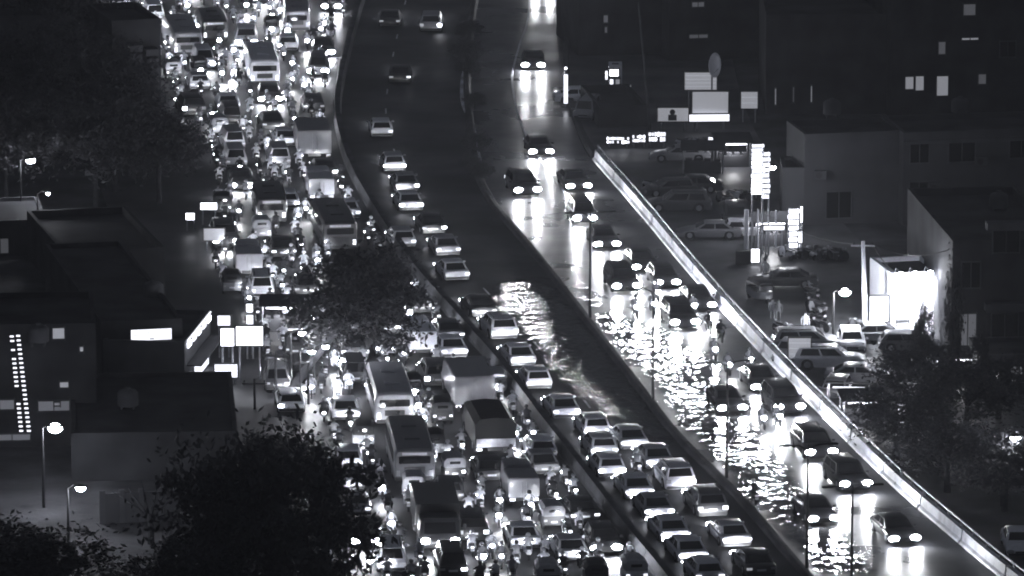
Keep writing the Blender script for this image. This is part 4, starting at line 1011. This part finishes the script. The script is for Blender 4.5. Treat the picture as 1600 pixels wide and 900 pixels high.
link('lamp', MB().ell((0, .1, 3.05), (.09, .09, .09), 8, 5).mesh('lamp', 'head_dim', True), r)
# strings of small lights hanging down the building front
led = MB().box((0, 0, 0), (.22, .08, .085)).mesh('light', 'sign_lit')
for nm, u0, u1, v0, v1, gaps in (('left', 22, 34, 524, 671, (2, 4, 12, 13, 14)), ('right', 32, 46, 523, 671, ())):
    p = at(u0, 704); r = thing('light_string', 'vertical string of small lights with dark gaps in it' if gaps else 'unbroken vertical string of small lights on the dark building', 'light string', p)
    n = 22; k = wpx(704)
    pts = []
    for i in range(n):
        q = Vector(((u1-u0)*i/(n-1)/k, -.35, (704-(v0+(v1-v0)*i/(n-1)))/k)); pts.append(q+Vector((0, .08, 0)))
        if i in gaps: continue
        link('light', led, r, q)
    link('cable', MB().tube(pts, .02, 4).mesh('cable', 'trim'), r)

# ================================================================ TREES
def leaf_mesh(seed, rx, ry, rz, n, per, size):
    q = random.Random(seed); mb = MB()
    for i in range(n):
        t, z_ = q.uniform(0, 2*math.pi), q.uniform(-.75, 1); rr = q.uniform(.4, 1.18)*math.sqrt(max(.05, 1-z_*z_*.8))
        c = Vector((rx*rr*math.cos(t), ry*rr*math.sin(t), rz*z_*q.uniform(.6, 1))); cr = q.uniform(.25, .95)*.42
        for j in range(per):
            d = Vector((q.gauss(0, 1), q.gauss(0, 1), q.gauss(0, .7)))*cr*.6; p = c+d
            a = Vector((q.gauss(0, 1), q.gauss(0, 1), q.gauss(0, .6))).normalized(); b = a.cross(Vector((q.gauss(0, 1), q.gauss(0, 1), q.gauss(0, 1)))).normalized()
            l = size*q.uniform(.6, 1.3); mb.quad(p-a*l, p-b*l*.4, p+a*l, p+b*l*.4)
    return mb
CROWN = [leaf_mesh(i, 1, 1, .75, 64, 95, .055) for i in range(3)]
def tree(label, u, vb, h, rx, rz, lean=(0, 0), seed=0, cat='tree', group=None, name='broadleaf_tree', trunk=.2):
    q = random.Random(seed+50); r = thing(name, label, cat, at(u, vb), 0, group)
    top = Vector((lean[0], lean[1], h-rz))
    trk = link('trunk', MB().tube([(0, 0, 0), top*.35+Vector((0, 0, .1)), top*.7, top], [trunk, trunk*.8, trunk*.65, trunk*.5], 8).mesh('trunk', 'bark', True), r)
    for i in range(6):
        t = 2*math.pi*i/6+q.uniform(-.3, .3); e = top+Vector((rx*.6*math.cos(t), rx*.6*math.sin(t), rz*q.uniform(.0, .6))); b = top*q.uniform(.7, .95)
        link('limb', MB().tube([b, b.lerp(e, .5)+Vector((0, 0, .15)), e], [trunk*.4, trunk*.28, trunk*.1], 5).mesh('limb', 'bark', True), trk)
    mb = MB(); src = CROWN[seed % 3]; sx = rx; sy = rx; ca, sa = math.cos(seed*1.3), math.sin(seed*1.3)
    mb.v = [((x*ca-y*sa)*sx+top.x, (x*sa+y*ca)*sy+top.y, z_*rz/.75+top.z) for x, y, z_ in src.v]; mb.f = src.f
    link('crown', mb.mesh('crown', 'foliage'), r); return r
tree('lone dark roadside tree leaning over the jam, lamp light behind it', 452, 612, 8.3, 3.6, 3.1, (4.2, 1.0), 1, trunk=.3)
tree('big dark tree beside the roadside jam at the bottom', 455, 985, 10.6, 4.3, 4.6, (0, 0), 2)
tree('dark spreading tree between the compound wall and the jam', 360, 985, 9.6, 3.6, 3.6, (0, 0), 3)
tree('dark tree at the bottom edge between two larger trees', 300, 1010, 5.8, 3.0, 2.2, (0, 0), 4)
tree('dark tree rising beside the low black roof and kerb', 440, 830, 5.6, 3.0, 2.2, (0, 0), 5)
tree('dark tree at the bottom corner beneath the compound wall', 90, 1010, 5.6, 3.6, 2.0, (0, 0), 6)
tree('dark tree in the bottom corner at the picture edge', 10, 960, 5.0, 3.0, 2.0, (0, 0), 7)
for i, (u, v, h, rx, lb) in enumerate(((248, 318, 6.5, 3.0, 'dark tree closest to the jam by the bright oblong board'), (180, 300, 8, 3.4, 'dark tree between the kerb tree and the lamp'), (150, 330, 8, 3.6, 'wide dark tree right of the lamp among trees'), (190, 225, 7, 2.8, 'dark tree below the stacked balconies'), (120, 215, 8.5, 3.6, 'tall dark tree beside the balcony building'), (70, 240, 9, 3.8, 'tall dark tree above the lamp among trees'), (10, 330, 8, 3.6, 'dark tree at the picture edge below the lamp'), (90, 130, 9, 3.8, 'dark tree before the black house at the top corner'), (95, 100, 8, 3.2, 'dark tree at the top beside the start of the jam'))):
    tree(lb, u, v, h, rx, rx*.8, (0, 0), 8+i, group='dark trees beyond the service road kerb')
for i, (u, v, h, rx, rz_, lb) in enumerate(((1440, 650, 4.2, 2.6, 1.5, 'dark bushy tree just past the white parked SUV'), (1510, 690, 4.8, 3.0, 1.8, 'dark tree below the low pale house'), (1400, 720, 4.0, 2.6, 1.5, 'dark tree behind the parapet near the narrow lit doorway'), (1480, 770, 4.2, 2.8, 1.6, 'dark tree in the middle of the unlit plot'), (1570, 800, 4.2, 2.4, 1.6, 'dark tree below the lamp at the picture edge'), (1560, 655, 3.6, 1.8, 1.3, 'small dark tree before the low pale house window'))):
    tree(lb, u, v, h, rx, rz_, (0, 0), 20+i, group='dark trees on the unlit plot')
for i, (u, v, h, lb) in enumerate(((1445, 600, 5.3, 'tall narrow tree against the glare of the shop'), (1437, 590, 3.4, 'shorter narrow tree beside the tall narrow one'), (1487, 620, 8.5, 'very tall narrow tree between the shop and the balconied house'), (1528, 640, 5.0, 'narrow tree in front of the low pale house'))):
    tree(lb, u, v, h, .55, h*.42, (0, 0), 30+i, name='columnar_tree', trunk=.1)
for i, (u, v, h, rx) in enumerate(((733, 62, 1.5, 1.0), (729, 95, 1.7, 1.2), (733, 118, 1.3, .9), (742, 172, 1.3, .8), (748, 240, 1.6, 1.0), (740, 268, 1.2, .8), (752, 282, 1.3, .9))):
    tree(['low round shrub at the far end of the median', 'widest dark shrub on the far median', 'small shrub just below the widest median shrub', 'shrub beside the pale curved kerb', 'dark shrub among the puddles of the median', 'little shrub under the dark shrub among the puddles', 'last shrub before the bare median barrier'][i], u, v, h, rx, h*.45, (0, 0), 40+i, cat='shrub', name='shrub', group='shrubs on the median', trunk=.05)
# bare branches in front of the compound wall
r = thing('bare_tree', 'bare branching tree silhouetted against the lit compound wall', 'tree', at(236, 850))
tk = link('trunk', MB().tube([(0, 0, 0), (0, 0, 1.0), (-.1, 0, 1.7)], [.2, .16, .12], 7).mesh('trunk', 'bark', True), r)
for (x, z_) in ((-2.1, 2.9), (-1.2, 3.2), (-.5, 3.5), (.4, 3.5), (1.0, 3.2), (1.5, 2.8)):
    link('branch', MB().tube([(-.05, 0, 1.3), (x*.35, rnd.uniform(-.2, .2), 2.0), (x, rnd.uniform(-.4, .4), z_)], [.10, .07, .025], 5).mesh('branch', 'bark', True), r)
    
# ================================================================ PARKED VEHICLES ON THE FRONTAGE
def parked(u, v, kind, shade, rz, lb, group='cars parked on the frontage', **kw):
    p = at(u, v); p.z = .03
    return spawn(kind, p, rz, lb, group, shade=shade, head='lamp_off', tail='lamp_off', beam=None, **kw)
E_ = -math.pi/2
parked(1296, 575, 'suv', .8, E_-.02, 'white SUV parked side-on behind the bright parapet')
parked(1375, 533, 'sedan', .12, E_+.1, 'dark sedan parked side-on in front of the bright shop')
parked(1306, 622, 'hatch', .2, -.2+math.pi, 'grey hatchback parked against the parapet below the white SUV')
parked(1236, 560, 'sedan', .5, math.pi-.25, 'silver car half hidden behind the striped notice board')
parked(1330, 545, 'hatch', .7, math.pi, 'white wrapped hatchback between the SUV and dark sedan')
parked(1108, 372, 'sedan', .2, -E_, 'grey sedan parked side-on across the lot from the pale post')
parked(1150, 352, 'suv', .05, math.pi, 'black SUV parked tail-on beside the pale post')
parked(1172, 370, 'hatch', .6, E_, 'silver hatchback parked behind the pale post')
parked(910, 160, 'sedan', .85, E_+.05, 'white car parked side-on at the far bend')
parked(918, 184, 'van', .4, math.pi-.2, 'pale grey van parked right under the white car at the far bend')
parked(1262, 548, 'suv', .3, E_+.05, 'silver SUV just behind the striped notice board')
parked(1345, 598, 'sedan', .5, E_-.1, 'silver sedan side-on between the white SUV and the plot trees')
parked(1060, 330, 'suv', .08, -E_, 'dark SUV side-on beyond the bright parapet, alone in mid lot')
parked(1592, 860, 'sedan', .8, math.pi, 'white car cut by the picture edge on the dark plot')
parked(1062, 252, 'sedan', .3, -E_, 'grey car with a bright roof line in the dim lot')
parked(1046, 306, 'hatch', .06, -E_+.2, 'dark hatchback parked in the dim lot near the parapet start')
parked(1080, 300, 'sedan', .05, -E_, 'black sedan in the second dim row of the lot')
parked(1190, 470, 'auto', .4, math.pi+.3, 'parked auto rickshaw with a pale front facing the camera')
parked(1225, 448, 'sedan', .04, -E_, 'black sedan parked side-on below the lower slat stack')
parked(1420, 548, 'hatch', .1, E_, 'dark hatchback parked before the narrow trees')
GP = 'motorcycles parked on the frontage'
ORD = ['first', 'second', 'third', 'fourth', 'fifth', 'sixth', 'seventh', 'eighth', 'ninth', 'tenth', 'eleventh', 'twelfth', 'thirteenth', 'last']
rows = [(1228, 404, 14, 5.2, 0, 'the slat stack'), (1220, 520, 12, 4.6, 3, 'the striped notice board'), (1340, 520, 14, 4.8, 0, 'the pale utility pole'), (1020, 300, 8, 8, 1, 'the parapet start'), (1130, 318, 7, 8, -1, 'the black parked SUV'), (1268, 460, 8, 1.5, 8, 'the lamp-lit lot edge'), (1500, 595, 9, 5, 1, 'the low pale house'), (1430, 690, 5, 8, 4, 'the narrow lit doorway'), (1070, 235, 8, 7, -.6, 'the glowing fascia')]
for (u, v, n, du, dv, ph) in rows:
    for i in range(n):
        sh = rnd.choice([.03, .05, .1, .3, .6])
        lb = f'{shade_word(sh)} motorcycle, {ORD[i]} in the parked row by {ph}'
        p = at(u+du*i*1.25, v+dv*i+rnd.uniform(-2, 2)); p.z = .03
        spawn('bike' if rnd.random() < .7 else 'scooter', p, rnd.choice([0, math.pi])+rnd.uniform(-.35, .35)+.5, lb, GP, shade=sh, head='lamp_off', tail='lamp_off', beam=None, far=True)
# people on the frontage
for i, (u, v, sh, lb) in enumerate(((1196, 438, .6, 'person in pale clothes standing in the lot above the auto rickshaw'), (1207, 500, .5, 'person in pale clothes behind the parapet by the notice board'), (1216, 502, .2, 'person in grey clothes beside the pale clothed one near the parapet'), (1258, 522, .8, 'person in white standing behind the notice board'), (1408, 655, .7, 'person in white by the narrow lit doorway'))):
    o = link('person', WALKER, None, at(u, v)+Vector((0, 0, .03)), rnd.uniform(0, 6)); o.color = g(sh); tag(o, lb, 'person', 'people on the frontage'); link('hair', HAIR, o)

# ================================================================ SMALL BUILT CLUTTER
STALL_L = bpy.data.lights.new('stall_light', 'POINT'); STALL_L.energy = 190; STALL_L.shadow_soft_size = .3; STALL_L.color = (.968, .965, 1)  # strength raised so the added stall brightens the white SUV
def stall(label, u, v, w_, d_, h_, rz, lit=None):
    r = thing('market_stall', label, 'stall', at(u, v)+Vector((0, 0, .02)), rz)
    for x in (-w_/2, w_/2):
        for y in (0, d_): link('post', MB().tube([(x, y, 0), (x, y, h_)], .045, 6).mesh('post', 'steel', True), r)
    link('canopy', MB().loft([[(-w_/2-.2, -.3, h_-.1), (w_/2+.2, -.3, h_-.1), (w_/2+.2, -.3, h_-.04), (-w_/2-.2, -.3, h_-.04)], [(-w_/2-.2, d_+.2, h_+.25), (w_/2+.2, d_+.2, h_+.25), (w_/2+.2, d_+.2, h_+.31), (-w_/2-.2, d_+.2, h_+.31)]]).mesh('canopy', 'wall_pale'), r)
    link('counter', MB().box((0, .35, .42), (w_-.2, .6, .84)).mesh('counter', 'wall_grey', False, 1, .02), r)
    for i in range(4): link('crate', MB().box((-w_*.36+i*w_*.24, .3, .95), (w_*.16, .35, .2)).mesh('crate', 'wall_pale'), r)
    if lit:
        l = link('stall_light', STALL_L, r, (0, -.15, h_-.35))
        link('tube_lamp', MB().tube([(-w_*.4, .1, h_-.25), (w_*.4, .1, h_-.25)], .05, 6).mesh('tube_lamp', lit, True), r)
    return r
stall('small stall with a lit tube below the slanting bright strip', 1146, 262, 2.4, 1.6, 1.9, .1, 'sign_bright')
stall('unlit stall with a pale canopy in the upper part of the lot', 1098, 272, 2.8, 1.6, 1.8, -.05)
stall('stall with a bright tube between the pale post and the lower slat stack', 1206, 386, 2.2, 1.4, 1.8, .1, 'sign_bright')
stall('added stall with its tube turned to light the white SUV', 1326, 640, 2.4, 1.2, 1.6, math.pi-.1, 'sign_lit')  # added here and faced backwards to brighten the parked white SUV
stall('stall with a dim lamp under the dark trees past the parapet', 1350, 668, 2.4, 1.5, 1.7, .1, 'sign_lit')
stall('lit stall at the kerb right of the wide hoarding', 440, 520, 2.4, 1.5, 1.8, 0, 'sign_bright')
stall('stall with bright goods below the curtained window', 1497, 600, 2.6, 1.4, 1.7, 0, 'sign_lit')
# roof tanks, air conditioners, wires
def tank(label, u, v, z_, r0=.6, h_=1.0):
    r = thing('water_tank', label, 'water tank', at(u, v, z_)); n = 14
    rings = [[(q*math.cos(2*math.pi*j/n), q*math.sin(2*math.pi*j/n), zz) for j in range(n)] for q, zz in ((r0, .25), (r0*1.03, .3), (r0, h_), (r0*.8, h_+.15), (r0*.3, h_+.25), (r0*.28, h_+.33))]
    link('tank', MB().loft(rings).mesh('tank', 'wall_grey', True), r)
    for x in (-.35, .35): link('stand', MB().box((x, 0, .12), (.12, .9, .25)).mesh('stand', 'wall_pale'), r)
for u, v, z_, lb in ((1300, 183, 5.85, 'round water tank on the blank-walled flat roofed house'), (1500, 180, 5.95, 'round water tank on the long flat roofed house'), (1560, 330, 6.8, 'water tank on the dark balconied house'), (240, 470, 3.7, 'water tank on the black corner building'), (200, 640, 2.45, 'water tank on the low black roofed building'), (60, 540, 6.9, 'water tank on the building with light strings')):
    tank(lb, u, v, z_)
def aircon(label, u, v, B, u0, v0):
    # B: matrix of the building, (u0, v0) its near corner in the picture
    p = Vector(((u-u0)/scale_at(v0), -.3, (v0-v)/wpx(v0))); r = thing('air_conditioner', label, 'air conditioner', B @ p, 0)
    link('casing', MB().box((0, 0, .3), (.8, .4, .6)).mesh('casing', 'wall_pale', False, 1, .02), r)
    link('fan_grille', MB().tube([(-.1, -.2, .3), (-.1, -.23, .3)], .22, 12).mesh('fan_grille', 'trim'), r)
    link('bracket', MB().box((0, .1, -.03), (.7, .4, .05)).mesh('bracket', 'trim'), r)
for nm, u, v, lb in (('flat_roofed_house.001', 1534, 262, 'air conditioner on the long flat roofed house between two windows'), ('flat_roofed_house.001', 1460, 300, 'air conditioner low on the long flat roofed house'), ('flat_roofed_house', 1280, 280, 'air conditioner on the blank-walled house above its window')):
    o = bpy.data.objects[nm]; aircon(lb, u, v, Matrix.Translation(o.location) @ Matrix.Rotation(o.rotation_euler.z, 4, 'Z'), 1410 if nm.endswith('1') else 1256, 352)
def wire(label, p, q, sag=.8):
    pts = [p.lerp(q, i/12)-Vector((0, 0, sag*4*(i/12)*(1-i/12))) for i in range(13)]
    o = link('overhead_wire', MB().tube([x-p for x in pts], .022, 4).mesh('overhead_wire', 'trim'), None, p); tag(o, label, 'wire')
P1 = at(1353, 528)+Vector((-.8, 0, 6.0)); P2 = at(1353, 528)+Vector((.35, 0, 6.0))
wire('overhead wire running from the pale utility pole towards the stacked signs', P1, at(1184, 388)+Vector((0, 0, 2.7)), .5)
wire('overhead wire from the pale utility pole to the dark balconied house', P2, at(1488, 560)+Vector((0, -.1, 7.0)), .6)
wire('overhead wire from the pale utility pole to the bright shop front', P2, at(1400, 527)+Vector((0, -.1, 4.2)), .3)
wire('overhead wire along the kerb between black poles', at(431, 622)+Vector((0, 0, 2.6)), at(482, 632)+Vector((0, 0, 2.5)), .25)
wire('overhead wire between the two black poles below the wide hoarding', at(398, 640)+Vector((0, 0, 1.8)), at(431, 622)+Vector((0, 0, 2.5)), .2)
hz = MB().box((0, 390, 52), (420, 840, 110)).mesh('haze', 'earth')  # thin volume added for glow round the lamps and lifted darks
hm = bpy.data.materials.new('haze'); hm.use_nodes = True; hn = hm.node_tree; hn.nodes.remove(hn.nodes['Principled BSDF'])
pv = hn.nodes.new('ShaderNodeVolumePrincipled'); pv.inputs['Density'].default_value = .00027; pv.inputs['Color'].default_value = g(.9); pv.inputs['Anisotropy'].default_value = .5
hn.links.new(pv.outputs[0], hn.nodes['Material Output'].inputs['Volume'])
hz.materials[0] = hm; struct('haze', hz, kind='stuff')
